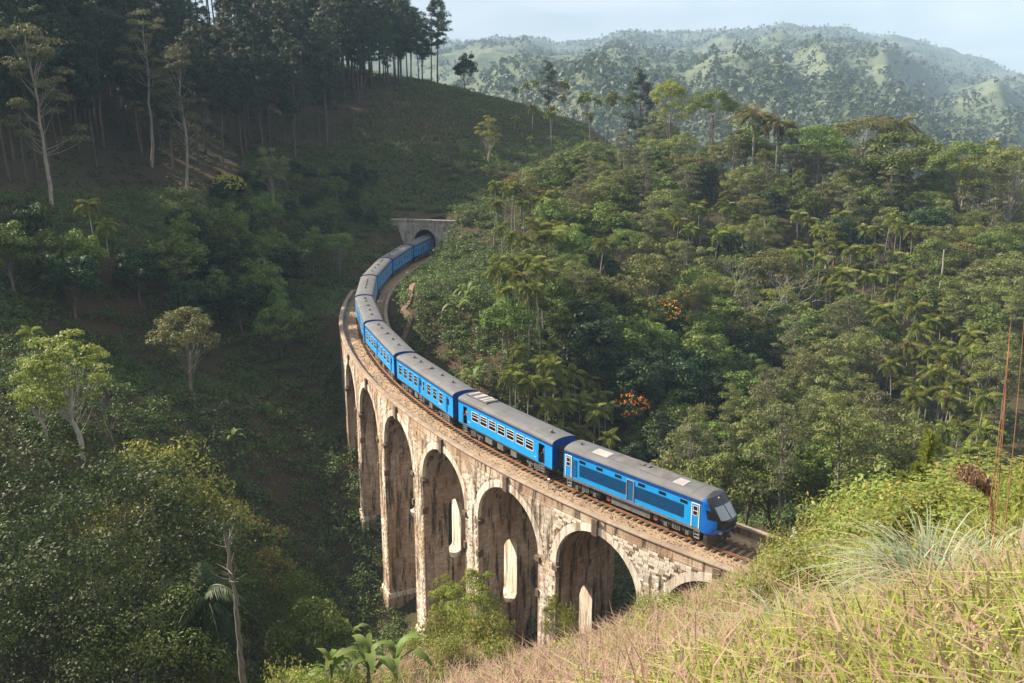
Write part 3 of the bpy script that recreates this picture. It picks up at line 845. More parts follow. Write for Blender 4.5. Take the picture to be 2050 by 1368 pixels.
ZB, ZE, HW, ZC = 1.36, 3.74, 1.43, 4.26
def wall(mb, x0, x1, z0, z1, opens, y, mi, mi_in, inner):
    """a side wall with real openings: outer and inner skin and the reveals"""
    xs = sorted({x0, x1, *[o[0] for o in opens], *[o[1] for o in opens]})
    for a, b in zip(xs[:-1], xs[1:]):
        op = [o for o in opens if o[0] <= a + 1e-6 and o[1] >= b - 1e-6]
        spans = [(z0, z1)] if not op else [s for s in ((z0, op[0][2]), (op[0][3], z1)) if s[1] - s[0] > 1e-3]
        for p, q in spans:
            mb.add([(a, y, p), (b, y, p), (b, y, q), (a, y, q)], [(0, 1, 2, 3)], mi)
            mb.add([(a, inner, p), (b, inner, p), (b, inner, q), (a, inner, q)], [(3, 2, 1, 0)], mi_in)
    for o in opens:
        c = [(o[0], o[2]), (o[1], o[2]), (o[1], o[3]), (o[0], o[3])]
        for (xa, za), (xb, zb) in zip(c, c[1:] + c[:1]):
            mb.add([(xa, y, za), (xb, y, zb), (xb, inner, zb), (xa, inner, za)], [(0, 1, 2, 3)], mi)
_cache = {}
def window_mesh(w, h, kind):
    key = (round(w, 2), round(h, 2), kind)
    if key not in _cache:
        f = MB(); t = 0.05 if kind == 'wide' else 0.034; y0, y1 = -0.04, 0.022
        f.box(-w/2 - t, -w/2, y0, y1, -t, h + t); f.box(w/2, w/2 + t, y0, y1, -t, h + t)
        f.box(-w/2, w/2, y0, y1, -t, 0); f.box(-w/2, w/2, y0, y1, h, h + t)
        bars = {'wide': (0.42, 0.74), 'tall': (0.40, 0.72), 'narrow': (0.5,)}[kind]
        for q in bars: f.box(-w/2, w/2, -0.02, 0.012, h * q - 0.017, h * q + 0.017)
        p = MB().add([(-w/2, -0.03, 0), (w/2, -0.03, 0), (w/2, -0.03, h), (-w/2, -0.03, h)], [(0, 1, 2, 3)])
        _cache[key] = (f.mesh('window', [TM['white'] if kind == 'wide' else TM['frame']]), p.mesh('pane', [TM['glass']]))
    return _cache[key]
def add_window(parent, x, z, w, h, kind, side):
    f, p = window_mesh(w, h, kind)
    o = obj('window', f, parent, (x, side * HW, z), (0, 0, 0 if side > 0 else math.pi))
    obj('pane', p, o)
def door_mesh(w, h):
    key = ('door', round(w, 2), round(h, 2))
    if key not in _cache:
        d = MB().box(-w/2, w/2, -0.13, -0.09, 0, h, 0)
        d.box(-w/2 + 0.1, w/2 - 0.1, -0.09, -0.08, h * 0.50, h * 0.86, 1)
        for s in (-1, 1): d.box(s * (w/2 - 0.035) - 0.03, s * (w/2 - 0.035) + 0.03, -0.09, -0.02, 0.1, h - 0.05, 0)
        hd = MB().cyl((w/2 + 0.09, 0.04, 0.15), (w/2 + 0.09, 0.04, 1.3), 0.02, n=6)
        _cache[key] = (d.mesh('door', [TM['blue'], TM['black']]), hd.mesh('handrail', [TM['steel']]))
    return _cache[key]
def wheel_mesh():
    if 'wheel' not in _cache:
        m = MB()
        m.cyl((0, -0.90, 0.45), (0, -0.80, 0.45), 0.45, n=18); m.cyl((0, 0.80, 0.45), (0, 0.90, 0.45), 0.45, n=18); m.cyl((0, -0.8, 0.45), (0, 0.8, 0.45), 0.07, n=8)
        _cache['wheel'] = m.mesh('wheelset', [TM['under']])
        f = MB()
        for s in (-1, 1):
            f.box(-1.75, 1.75, s * 1.08 - 0.09, s * 1.08 + 0.09, 0.55, 0.80)
            f.box(-0.4, 0.4, s * 1.08 - 0.14, s * 1.08 + 0.16, 0.38, 0.95, 1)
            for x in (-1.1, 1.1):
                f.box(x - 0.17, x + 0.17, s * 1.08 - 0.12, s * 1.08 + 0.17, 0.30, 0.64, 1)
                for dx in (-0.33, 0.33): f.cyl((x + dx, s * 1.14, 0.45), (x + dx, s * 1.14, 0.98), 0.085, n=8)
                f.box(x - 0.5, x + 0.5, s * 1.2 - 0.02, s * 1.2 + 0.02, 0.68, 0.74, 1)
            for x in (-0.2, 0.0, 0.2): f.cyl((x, s * 1.2, 0.45), (x, s * 1.2, 0.9), 0.07, n=8)
        f.box(-0.35, 0.35, -1.1, 1.1, 0.55, 0.9)
        _cache['bogie'] = f.mesh('bogie', [TM['under'], TM['under_grey']])
    return _cache['wheel'], _cache['bogie']
def add_bogie(parent, x):
    w, b = wheel_mesh()
    o = obj('bogie', b, parent, (x, 0, 0))
    for dx in (-1.1, 1.1): obj('wheelset', w, o, (dx, 0, 0))
def roof_mesh(L, mats=None, x0=0.0):
    nb = MB(); N = 14
    P = [(-HW - 0.03, ZE)] + [((HW + 0.03) * math.sin(a), ZE + (ZC - ZE) * (math.cos(a) ** 0.75 if math.cos(a) > 0 else 0)) for a in np.linspace(-math.pi / 2 + 0.02, math.pi / 2 - 0.02, N)] + [(HW + 0.03, ZE)]
    k = len(P); xs = np.linspace(x0 - 0.04, L + 0.04, 12)
    V = [(x, y, z) for x in xs for y, z in P]
    F = [(i * k + j, (i + 1) * k + j, (i + 1) * k + j + 1, i * k + j + 1) for i in range(len(xs) - 1) for j in range(k - 1)]
    nb.add(V, F, 0)
    return nb, P
def vent_mesh(big):
    key = ('vent', big)
    if key not in _cache:
        r = 0.24 if big else 0.17
        m = MB().cyl((0, 0, -0.1), (0, 0, 0.10), r * 0.75, n=12, caps=False)
        m.cyl((0, 0, 0.10), (0, 0, 0.20), r * 1.1, r * 0.95, 12, 0, False); m.cyl((0, 0, 0.20), (0, 0, 0.27), r * 0.95, r * 0.3, 12)
        _cache[key] = m.mesh('roof_vent', [TM['under_grey']])
    return _cache[key]
def script_marks(rng, n):
    m = MB(); x = 0
    for k in range(n):
        w = rng.uniform(0.03, 0.09); h = rng.uniform(0.05, 0.09)
        m.box(x, x + w, 0, 0.006, 0, h); x += w + 0.03
    return m.mesh('lettering', [TM['script']])

def place_on_track(root, s0, s1):
    a, b = W(s0, 0, 0), W(s1, 0, 0)
    root.location = tuple(a); root.rotation_euler = (0, 0, math.atan2(b[1] - a[1], b[0] - a[0]))
    return float(np.hypot(*(b - a)[:2]))

def make_coach(s0, s1, label, kind, rng):
    root = empty('railway_coach'); L = place_on_track(root, s0, s1)
    tag(root, label, 'train coach', 'blue passenger coaches of the train')
    if kind == 'power':       # wide windows, doors at both ends
        dw = 0.85
        doors = [(1.15, 1.15 + dw + 0.1), (L - 0.95 - dw * 0.85, L - 0.95)]
        n = 7; a, b = 2.75, L - 2.45; st = (b - a) / n
        wins = [(a + st * (i + 0.5), 1.18, 0.92, 2.22, 'wide') for i in range(n)]
    else:                     # four windows, door, narrow window, three windows, door (front end on the right as seen)
        dw = 0.80
        doors = [(0.95, 0.95 + dw), (L * 0.525, L * 0.525 + dw)]
        wins = []
        a = 2.30; st = (L * 0.525 - 1.3 - a) / 3
        wins += [(a + st * (i + 0.5), 0.92, 1.18, 2.02, 'tall') for i in range(3)]
        wins += [(L * 0.525 - 0.62, 0.42, 1.18, 2.02, 'narrow')]
        a = L * 0.525 + dw + 0.2; st = (L - 0.35 - a) / 4
        wins += [(a + st * (i + 0.5), 0.92, 1.18, 2.02, 'tall') for i in range(4)]
    doors_z = (ZB + 0.03, ZB + 1.95)
    mb = MB()
    for side in (1, -1):
        opens = [(x - w/2, x + w/2, z, z + h) for x, w, h, z, _ in wins] + [(a, b, *doors_z) for a, b in doors]
        wall(mb, 0, L, ZB, ZE - 0.24, opens, side * HW, 0, 2, side * (HW - 0.07))
        mb.add([(0, side * HW, ZE - 0.24), (L, side * HW, ZE - 0.24), (L, side * (HW + 0.0), ZE), (0, side * HW, ZE)], [(0, 1, 2, 3)], 1)
    # ends
    _, P = roof_mesh(L)
    for x in (0, L):
        V = [(x, -HW, ZB), (x, HW, ZB)] + [(x, min(max(y, -HW), HW), z - 0.01) for y, z in P[::-1]]
        mb.add(V, [tuple(range(len(V)))], 1)
    mb.add([(0, -HW, ZB), (L, -HW, ZB), (L, HW, ZB), (0, HW, ZB)], [(0, 1, 2, 3)], 2)      # floor
    obj('body', mb.mesh('body', [TM['blue'], TM['dark'], TM['inside']]), root)
    rb, _ = roof_mesh(L)
    roof = obj('roof', rb.mesh('roof', [TM['roof']], True), root)
    sm = MB()
    for x in np.arange(1.2, L - 0.5, 1.35):           # sheet joints across the roof
        pts = [(y * 1.0, z + 0.006) for y, z in P]
        V = [(xx, y, z) for xx in (x - 0.012, x + 0.012) for y, z in pts]; k = len(pts)
        sm.add(V, [(j, j + 1, j + 1 + k, j + k) for j in range(k - 1)])
    obj('roof_joint', sm.mesh('roof_joint', [TM['seam']]), roof)
    if kind == 'power':
        pb = MB()                                     # raised cooler pod and sooty flat over the rear
        pb.box(L - 4.6, L - 0.3, 0.35, HW - 0.02, ZE + 0.10, ZE + 0.23, 1)
        pod = obj('roof_pod', pb.mesh('roof_pod', [TM['roof'], TM['soot']]), roof)
        q = MB(); xs = np.linspace(L - 4.2, L - 0.5, 9)
        for i, (x0, x1) in enumerate(zip(xs[:-1], xs[1:])):
            q.box(x0 + 0.02, x1 - 0.02, -0.85, 0.62, ZC - 0.06, ZC + 0.13 - 0.05 * (i % 2), 0 if i % 3 else 1)
        q.box(L - 4.3, L - 0.4, 0.62, 0.70, ZC - 0.22, ZC + 0.12, 1)
        obj('cooler_cover', q.mesh('cooler_cover', [TM['light'], TM['soot']]), roof)
        spots = [(1.6, 0.3, False)]
    elif kind == 'vents':
        spots = [(L * t, 0.0, False) for t in (0.30, 0.42, 0.52, 0.62, 0.72)]
    else:
        spots = [(L * t, 0.05, t == 0.55) for t in (0.18, 0.36, 0.55, 0.74, 0.86)]
    for x, y, big in spots: obj('roof_vent', vent_mesh(big), roof, (x, y, ZC))
    hb = MB(); x0, x1 = L * 0.56, L * 0.72               # outline of a roof hatch
    hz = lambda y: ZE + (ZC - ZE) * max(math.cos(math.asin(min(abs(y) / (HW + 0.03), 1))), 0) ** 0.75 + 0.012
    if kind == 'power': x0, x1 = 1.2, 3.0
    for x in (x0, x1):
        for ya, yb in zip(np.linspace(0.1, 1.1, 7)[:-1], np.linspace(0.1, 1.1, 7)[1:]):
            hb.add([(x - 0.025, ya, hz(ya)), (x + 0.025, ya, hz(ya)), (x + 0.025, yb, hz(yb)), (x - 0.025, yb, hz(yb))], [(0, 1, 2, 3)])
    for y in (0.1, 1.1): hb.add([(x0, y - 0.02, hz(y) + 0.004), (x1, y - 0.02, hz(y) + 0.004), (x1, y + 0.02, hz(y) + 0.004), (x0, y + 0.02, hz(y) + 0.004)], [(0, 1, 2, 3)])
    obj('roof_hatch', hb.mesh('roof_hatch', [TM['soot']]), roof)
    for side in (1, -1):
        for x, w, h, z, kd in wins: add_window(root, x, z, w, h, kd, side)
        for i, (a, b) in enumerate(doors):
            d, hd = door_mesh(b - a, doors_z[1] - doors_z[0])
            if kind == 'power' and side > 0: 
                o = obj('handrail', hd, root, ((a + b) / 2, side * HW, doors_z[0]))
                continue                              # these doors stand open
            o = obj('door', d, root, ((a + b) / 2, side * HW, doors_z[0]), (0, 0, 0 if side > 0 else math.pi))
            obj('handrail', hd, o)
    # underframe
    u = MB().box(0.02, L - 0.02, -HW + 0.05, HW - 0.04, ZB - 0.17, ZB - 0.003, 0)
    for x in (L * 0.36, L * 0.50, L * 0.62):
        w = rng.uniform(0.7, 1.3); u.box(x, x + w, 0.6, HW - 0.12, 0.50, ZB - 0.173, 1); u.box(x, x + w, -HW + 0.12, -0.6, 0.50, ZB - 0.173, 1)
    obj('underframe', u.mesh('underframe', [TM['under'], TM['under_grey']]), root)
    for x in (2.6, L - 2.6): add_bogie(root, x)
    st = MB()
    for x, _ in [(doors[0][0] + 0.4, 0), (doors[1][0] + 0.4, 0)]:
        for z in (0.62, 0.92, 1.15): st.box(x - 0.38, x + 0.38, HW - 0.14, HW + 0.04, z - 0.02, z + 0.02)
        for dx in (-0.38, 0.38): st.box(x + dx - 0.02, x + dx + 0.02, HW - 0.05, HW - 0.01, 0.6, ZB - 0.18)
    obj('door_step', st.mesh('door_step', [TM['under_grey']]), root)
    g = MB().box(-0.42, 0.0, -0.62, 0.62, ZB + 0.1, ZB + 2.1)
    for q in (-0.38, -0.28, -0.18, -0.08): g.box(q - 0.02, q + 0.02, -0.68, 0.68, ZB + 0.05, ZB + 2.16)
    g.box(-0.55, 0.0, -0.12, 0.12, 0.92, 1.15)
    for y in (-0.85, 0.85): g.cyl((-0.5, y, 1.05), (0, y, 1.05), 0.07, n=8); g.cyl((-0.54, y, 1.05), (-0.5, y, 1.05), 0.2, n=12)
    obj('gangway', g.mesh('gangway', [TM['under']]), root)
    obj('lettering', script_marks(rng, 6), root, (L * 0.93 - 1.2 if kind == 'power' else L * 0.2, HW + 0.003, ZB + 0.42))
    if kind == 'power': obj('lettering', script_marks(rng, 5), root, (2.5, HW + 0.003, ZB + 0.35))
    lamp = MB().cyl((0, 0, 0), (0, 0.10, 0), 0.08, 0.06, 10).mesh('side_lamp', [TM['light']])
    if kind == 'power': obj('side_lamp', lamp, root, (L * 0.60, HW, ZE - 0.42))
    else: obj('side_lamp', lamp, root, (1.95 + 0.0, HW, ZE - 0.8))
    return root, L, doors

def make_loco(s0, s1):
    root = empty('locomotive'); L = place_on_track(root, s0, s1)
    tag(root, 'blue diesel power car with rounded nose and black windscreen mask leading the train', 'locomotive')
    ZT = 4.22; SILL = 1.12
    # body as rings at rising heights; each runs from the tail along the outer side, round the nose and back
    zs = np.array([1.12, 1.22, 1.45, 1.7, 1.95, 2.2, 2.45, 2.7, 2.95, 3.2, 3.42, 3.6, 3.74, 3.87, 3.98, 4.07, 4.14, 4.19, ZT, ZT + 0.012])
    def hw(z): return HW if z <= ZE else 0.004 if z > ZT + 0.005 else HW * math.sqrt(max(1 - ((z - ZE) / (ZT - ZE + 0.015)) ** 2, 0)) ** 1.0
    def nl(z):       # how far the nose reaches forward
        return float(np.interp(z, [1.12, 1.4, 1.8, 2.2, 2.5, 3.3, 3.74, ZT], [1.35, 1.75, 1.95, 1.95, 1.82, 1.15, 0.72, 0.05]))
    xs_side = np.linspace(L, 0.0, 24)
    tt = np.linspace(0, math.pi, 29)[1:-1]
    rows = []
    for z in zs:
        w = hw(z); n = nl(z)
        r = [(x, w, z) for x in xs_side] + [(-n * math.sin(t) ** 0.72, w * (math.copysign(abs(math.cos(t)) ** 0.62, math.cos(t))), z) for t in tt] + [(x, -w, z) for x in xs_side[::-1]]
        rows.append(r)
    k = len(rows[0]); V = np.array([p for r in rows for p in r])
    ns = len(xs_side); groups = {'body': [], 'roof': [], 'mask': [], 'nose': [], 'stripe': []}
    ns = len(xs_side)
    for i in range(len(zs) - 1):
        for j in range(k - 1):
            f = (i * k + j, (i + 1) * k + j, (i + 1) * k + j + 1, i * k + j + 1)
            c = V[list(f)].mean(0)
            tm = tt[min(max(j - ns, 0), len(tt) - 1)] + 0.05; te = min(tm, math.pi - tm)
            if c[0] < -0.02:
                if c[2] > 3.95 and c[0] > -0.45: g = 'roof'
                elif (1.62 < c[2] < 4.02) and te > (0.50 if c[2] > 2.4 else 0.72): g = 'mask'
                else: g = 'nose'
            elif c[2] > ZE: g = 'roof'
            elif c[2] > 3.5: g = 'stripe'
            else: g = 'body'
            groups[g].append(f)
    for g, nm, mt in (('body', 'body', 'blue'), ('roof', 'roof', 'roof'), ('mask', 'nose_mask', 'black'), ('nose', 'nose', 'nose'), ('stripe', 'cant_rail', 'dark')):
        me = mk(nm, V, np.array(groups[g])[:, ::-1], [TM[mt]], smooth=(g != 'body'))
        bm = bmesh.new(); bm.from_mesh(me); bmesh.ops.delete(bm, geom=[v for v in bm.verts if not v.link_faces], context='VERTS'); bm.to_mesh(me); bm.free()
        groups[g] = obj(nm, me, root)
    roof = groups['roof']
    # rear wall
    rear = [rows[i][0] for i in range(len(zs))] + [rows[i][-1] for i in range(len(zs) - 1, -1, -1)]
    obj('rear_wall', MB().add(rear, [tuple(range(len(rear)))]).mesh('rear_wall', [TM['dark']]), root)
    obj('floor', MB().add([(0, -HW, SILL), (L, -HW, SILL), (L, HW, SILL), (0, HW, SILL)], [(0, 1, 2, 3)]).mesh('floor', [TM['under']]), root)
    # windscreen: two pale panes lying on the mask
    def nose_pt(y, z, out=0.03):
        w, n = hw(z), nl(z)
        c = max(min(y / w, 1), -1); ct = abs(c) ** (1 / 0.62); t = math.acos(min(ct, 1))
        return (-n * math.sin(t) ** 0.72 - out, y, z)
    for a, b in ((0.05, 1.02), (-1.02, -0.05)):
        ys = np.linspace(a, b, 6); zz = np.linspace(2.50, 3.42, 5)
        P = [nose_pt(y, z) for z in zz for y in ys]
        obj('windscreen_pane', MB().add(P, [(i * 6 + j, i * 6 + j + 1, (i + 1) * 6 + j + 1, (i + 1) * 6 + j) for i in range(4) for j in range(5)]).mesh('windscreen_pane', [TM['screen']], True), root)
    for y in (0.95, -0.95):                            # headlights low on the nose
        x = nose_pt(y, 1.42)[0]
        h = obj('headlight', MB().cyl((x - 0.04, y, 1.42), (x + 0.25, y, 1.42), 0.12, n=12).mesh('headlight', [TM['light']]), root)
    x = nose_pt(0, 3.86)[0]
    obj('headlight', MB().cyl((x - 0.05, 0, 3.80), (x + 0.3, 0, 3.80), 0.10, n=12).mesh('headlight', [TM['steel']]), root)
    # both flanks
    for side in (1, -1):
        ry = side * (HW + 0.012)
        def plate(name, x0, x1, z0, z1, mat, t=0.02, parent=root):
            y0, y1 = sorted((side * (HW - 0.01), side * (HW + t)))
            return obj(name, MB().box(x0, x1, y0, y1, z0, z1).mesh(name, [TM[mat]]), parent)
        for a, b in ((1.72, 6.95), (7.75, L - 1.95)):   # ribbed air-intake panels
            pn = plate('intake_panel', a, b, 1.78, 2.92, 'grille', 0.012)
            mb = MB(); xs = np.arange(a + 0.06, b - 0.04, 0.115)
            for x in xs: 
                y0, y1 = sorted((side * (HW + 0.012), side * (HW + 0.045))); mb.box(x, x + 0.045, y0, y1, 1.82, 2.88)
            obj('louvre', mb.mesh('louvre', [TM['grille']]), pn)
        plate('rubbing_strip', 0.0, L, SILL, 1.34, 'under_grey', 0.025)
        for x in (1.75, 3.95, 6.15, 8.75, 10.9, 12.95):
            p = plate('port_window', x - 0.36, x + 0.36, 3.06, 3.32, 'black', 0.02)
        dr = plate('door', 6.98, 7.72, 1.42, 3.26, 'grille', 0.008)      # engine-room door in a bright frame
        fr = MB(); y0, y1 = sorted((side * (HW + 0.0), side * (HW + 0.05)))
        fr.box(6.93, 7.0, y0, y1, 1.4, 3.28); fr.box(7.70, 7.77, y0, y1, 1.4, 3.28); fr.box(7.0, 7.70, y0, y1, 3.22, 3.28)
        obj('door_frame', fr.mesh('door_frame', [TM['steel']]), dr)
        for xc in (0.55, L - 0.62):                     # cab doors
            d = plate('door', xc - 0.33, xc + 0.33, 1.40, 3.36, 'blue', 0.03)
            f2 = MB(); y0, y1 = sorted((side * (HW + 0.0), side * (HW + 0.055)))
            for q in (-0.36, 0.36): f2.box(xc + q - 0.035, xc + q + 0.035, y0, y1, 1.36, 3.42)
            f2.box(xc - 0.32, xc + 0.32, y0, y1, 3.36, 3.42)
            obj('door_frame', f2.mesh('door_frame', [TM['white']]), d)
            y0, y1 = sorted((side * (HW + 0.03), side * (HW + 0.06)))
            obj('door_window', MB().box(xc - 0.2, xc + 0.2, y0, y1, 2.42, 3.18, 0).mesh('door_window', [TM['black']]), d)
            y2, y3 = sorted((side * (HW + 0.058), side * (HW + 0.07)))
            ws = MB(); ws.box(xc - 0.24, xc - 0.2, y2, y3, 2.38, 3.22); ws.box(xc + 0.2, xc + 0.24, y2, y3, 2.38, 3.22); ws.box(xc - 0.2, xc + 0.2, y2, y3, 2.77, 2.82); ws.box(xc - 0.2, xc + 0.2, y2, y3, 2.38, 2.42); ws.box(xc - 0.2, xc + 0.2, y2, y3, 3.18, 3.22)
            obj('window_frame', ws.mesh('window_frame', [TM['white']]), d)
        plate('locker_door', L - 1.62, L - 1.06, 1.6, 3.2, 'grille', 0.04)
        # quarter window on the nose shoulder
        V = []
        for z in np.linspace(2.42, 3.15, 5):
            for t in np.linspace(0.20, 0.66, 5):
                w, n = hw(z), nl(z); t2 = t * (1 - 0.18 * abs(z - 2.6))
                V.append((-n * math.sin(t2) ** 0.72 - 0.008, side * (w * math.cos(t2) ** 0.62 + 0.015), z))
        obj('quarter_window', MB().add(V, [(i * 5 + j, i * 5 + j + 1, (i + 1) * 5 + j + 1, (i + 1) * 5 + j) for i in range(4) for j in range(4)]).mesh('quarter_window', [TM['black']]), root)
        for x in (0.4, L - 0.7):                        # cab steps
            st = MB()
            for z in (0.45, 0.75, 1.03): 
                y0, y1 = sorted((side * (HW - 0.22), side * (HW - 0.02))); st.box(x - 0.25, x + 0.25, y0, y1, z - 0.02, z + 0.02)
            for dx in (-0.25, 0.25):
                y0, y1 = sorted((side * (HW - 0.06), side * (HW - 0.02))); st.box(x + dx - 0.02, x + dx + 0.02, y0, y1, 0.42, SILL)
            obj('cab_step', st.mesh('cab_step', [TM['steel']]), root)
    # roof gear
    zr = lambda y: ZE + (ZT - ZE) * math.sqrt(max(1 - (y / HW) ** 2, 0))
    def roof_plate(name, x0, x1, y0, y1, mat, dz=0.02, parent=roof):
        ys = np.linspace(y0, y1, 7); V = [(x, y, zr(y) + dz) for x in (x0, x1) for y in ys]
        return obj(name, MB().add(V, [(j, j + 7, j + 8, j + 1) for j in range(6)]).mesh(name, [TM[mat]], True), parent)
    roof_plate('roof_soot_patch', 3.6, 10.4, -0.9, 0.75, 'soot', 0.035)
    for x0, x1 in ((10.6, 12.4), (2.3, 3.4)): 
        p = roof_plate('roof_panel', x0, x1, -0.2, 0.85, 'light', 0.05)
    q = MB()
    for x in (6.5, 7.1): q.box(x, x + 0.42, -0.35, 0.1, ZT - 0.06, ZT + 0.12)
    obj('exhaust', q.mesh('exhaust', [TM['soot']]), roof)
    obj('roof_vent', MB().cyl((L - 1.0, 0.2, ZT - 0.1), (L - 1.0, 0.2, ZT + 0.22), 0.14, 0.1, 10).mesh('roof_vent', [TM['soot']]), roof)
    for x in (1.15, 4.0, 10.0, 12.9):
        ys = np.linspace(-1.3, 1.3, 13); V = [(x + d, y, zr(y) + 0.042) for d in (-0.015, 0.015) for y in ys]
        obj('roof_joint', MB().add(V, [(j, j + 13, j + 14, j + 1) for j in range(12)]).mesh('roof_joint', [TM['soot']]), roof)
    # below the floor
    for x in (2.55, L - 2.55): add_bogie(root, x)
    obj('fuel_tank', MB().box(5.3, 9.6, -1.22, 1.22, 0.34, SILL - 0.01).mesh('fuel_tank', [TM['under_grey']]), root)
    for x in (4.75, 10.0): obj('air_reservoir', MB().cyl((x, -1.15, 0.62), (x, 1.15, 0.62), 0.25, n=12).mesh('air_reservoir', [TM['red']]), root)
    P = []
    for z, q in ((0.16, 0.35), (0.62, 0.15), (1.12, 0.0)):
        for t in np.linspace(0.1, math.pi - 0.1, 15): P.append((-(nl(1.12) - q + 0.05) * math.sin(t) ** 0.72, (HW - 0.08) * math.copysign(abs(math.cos(t)) ** 0.62, math.cos(t)), z))
    obj('rail_guard', MB().add(P, [(i * 15 + j, i * 15 + j + 1, (i + 1) * 15 + j + 1, (i + 1) * 15 + j) for i in range(2) for j in range(14)]).mesh('rail_guard', [TM['under']], True), root)
    c = MB().box(-1.85, -1.2, -0.1, 0.1, 0.85, 1.05)
    for y in (-0.85, 0.85): c.cyl((-1.62, y, 1.02), (-1.1, y, 1.02), 0.07, n=8); c.cyl((-1.7, y, 1.02), (-1.62, y, 1.02), 0.19, n=12)
    obj('coupler', c.mesh('coupler', [TM['under']]), root)
    return root

def make_person(parent_loc, rz, label, top, legs, height=1.66, lean=0.0, arm=(0.3, 0.25)):
    """one continuous figure grown from a posed skeleton"""
    k = height / 1.7
    J = dict(pelvis=(0, 0, 0.93), waist=(0, lean * 0.3, 1.08), chest=(0, lean * 0.7, 1.30), neck=(0, lean, 1.47), head=(0, lean * 1.15, 1.60), crown=(0, lean * 1.15, 1.70), nose=(0, lean * 1.15 + 0.085, 1.585),
             shl=(0.17, lean * 0.85, 1.41), ell=(0.24, lean * 0.8 + 0.05, 1.13), hal=(0.20, lean * 0.8 + 0.24, 0.98), fil=(0.19, lean * 0.8 + 0.33, 0.95),
             shr=(-0.17, lean * 0.85, 1.41), elr=(-0.27, lean * 0.8 + arm[0] * 0.5, 1.18), har=(-0.30, lean * 0.8 + arm[0], 1.18 + arm[1]), fir=(-0.30, lean * 0.8 + arm[0] + 0.06, 1.26 + arm[1]),
             hil=(0.09, 0, 0.90), knl=(0.10, 0.03, 0.49), anl=(0.10, -0.01, 0.09), tol=(0.11, 0.14, 0.03), hir=(-0.09, 0, 0.90), knr=(-0.10, 0.05, 0.49), anr=(-0.10, 0.0, 0.09), tor=(-0.11, 0.15, 0.03))
    rad = dict(pelvis=0.135, waist=0.115, chest=0.14, neck=0.055, head=0.088, crown=0.06, nose=0.02, shl=0.07, ell=0.045, hal=0.032, fil=0.022, shr=0.07, elr=0.045, har=0.032, fir=0.022,
               hil=0.095, knl=0.062, anl=0.042, tol=0.032, hir=0.095, knr=0.062, anr=0.042, tor=0.032)
    E = [('pelvis', 'waist'), ('waist', 'chest'), ('chest', 'neck'), ('neck', 'head'), ('head', 'crown'), ('head', 'nose'), ('chest', 'shl'), ('shl', 'ell'), ('ell', 'hal'), ('hal', 'fil'), ('chest', 'shr'), ('shr', 'elr'), ('elr', 'har'), ('har', 'fir'),
         ('pelvis', 'hil'), ('hil', 'knl'), ('knl', 'anl'), ('anl', 'tol'), ('pelvis', 'hir'), ('hir', 'knr'), ('knr', 'anr'), ('anr', 'tor')]
    names = list(J); idx = {n: i for i, n in enumerate(names)}
    me = bpy.data.meshes.new('person_skeleton'); me.from_pydata([tuple(c * k for c in J[n]) for n in names], [(idx[a], idx[b]) for a, b in E], [])
    tmp = bpy.data.objects.new('person_skeleton', me); COL.objects.link(tmp)
    md = tmp.modifiers.new('skin', 'SKIN'); sv = me.skin_vertices[0].data
    for n in names: sv[idx[n]].radius = (rad[n] * k, rad[n] * k)
    sv[0].use_root = True
    ss = tmp.modifiers.new('sub', 'SUBSURF'); ss.levels = 2; ss.render_levels = 2
    dg = bpy.context.evaluated_depsgraph_get()
    body = bpy.data.meshes.new_from_object(tmp.evaluated_get(dg)); bpy.data.objects.remove(tmp); body.name = 'person'
    skin = bpy.data.materials.get('skin') or surf('skin', (0.22, 0.12, 0.075), (0.18, 0.10, 0.06), 5, 0.6)
    hair = bpy.data.materials.get('hair') or surf('hair', (0.012, 0.01, 0.009), (0.02, 0.015, 0.012), 8, 0.5)
    for m in (top, legs, skin, hair): body.materials.append(m)
    for p in body.polygons:
        c = p.center / k
        if c.z > 1.49: p.material_index = 3 if (c.z > 1.66 or c.y < lean * 1.15 - 0.02) else 2
        elif c.z > 0.95 and not (abs(c.x) > 0.15 and c.y > lean * 0.8 + 0.16): p.material_index = 0
        elif c.z > 0.95 or c.z < 0.07: p.material_index = 2
        else: p.material_index = 1
        p.use_smooth = True
    o = obj('person', body, None, parent_loc, (0, 0, rz)); tag(o, label, 'person', None)
    return o

rng_t = random.Random(11)
loco = make_loco(0.0, 15.24)
spans = [(16.67, 33.0), (34.1, 50.93), (52.03, 69.22), (70.32, 87.48), (88.58, 105.04), (106.14, 123.54), (124.64, 141.23), (142.33, 158.9)]
labels = ['blue coach with seven wide white-framed windows coupled right behind the power car',
          'sunlit blue coach with tall windows, second coach behind the power car',
          'half-sunlit blue coach, third behind the power car, over the middle arches',
          'shaded blue coach, fourth behind the power car, where the line bends',
          'shaded blue coach with evenly spaced roof vents where the viaduct ends',
          'shaded blue coach just beyond the far end of the viaduct parapets',
          'shaded blue coach next to last, on the straight before the tunnel',
          'last blue coach, half inside the dark tunnel mouth']
coaches = []
for (a, b), lb, kd in zip(spans, labels, ['power', 'std', 'std', 'std', 'vents', 'std', 'std', 'std']):
    coaches.append(make_coach(a, b, lb, kd, rng_t))
def in_door(ci, x, y, z):
    r, L, _ = coaches[ci]; mw = Matrix.Translation(r.location) @ Matrix.Rotation(r.rotation_euler.z, 4, 'Z')
    return mw @ Vector((x, y, z)), r.rotation_euler.z
orange = surf('cloth_orange', (0.80, 0.13, 0.03), (0.6, 0.09, 0.02), 6, 0.8); navy = surf('cloth_navy', (0.02, 0.025, 0.04), (0.03, 0.03, 0.045), 6, 0.85)
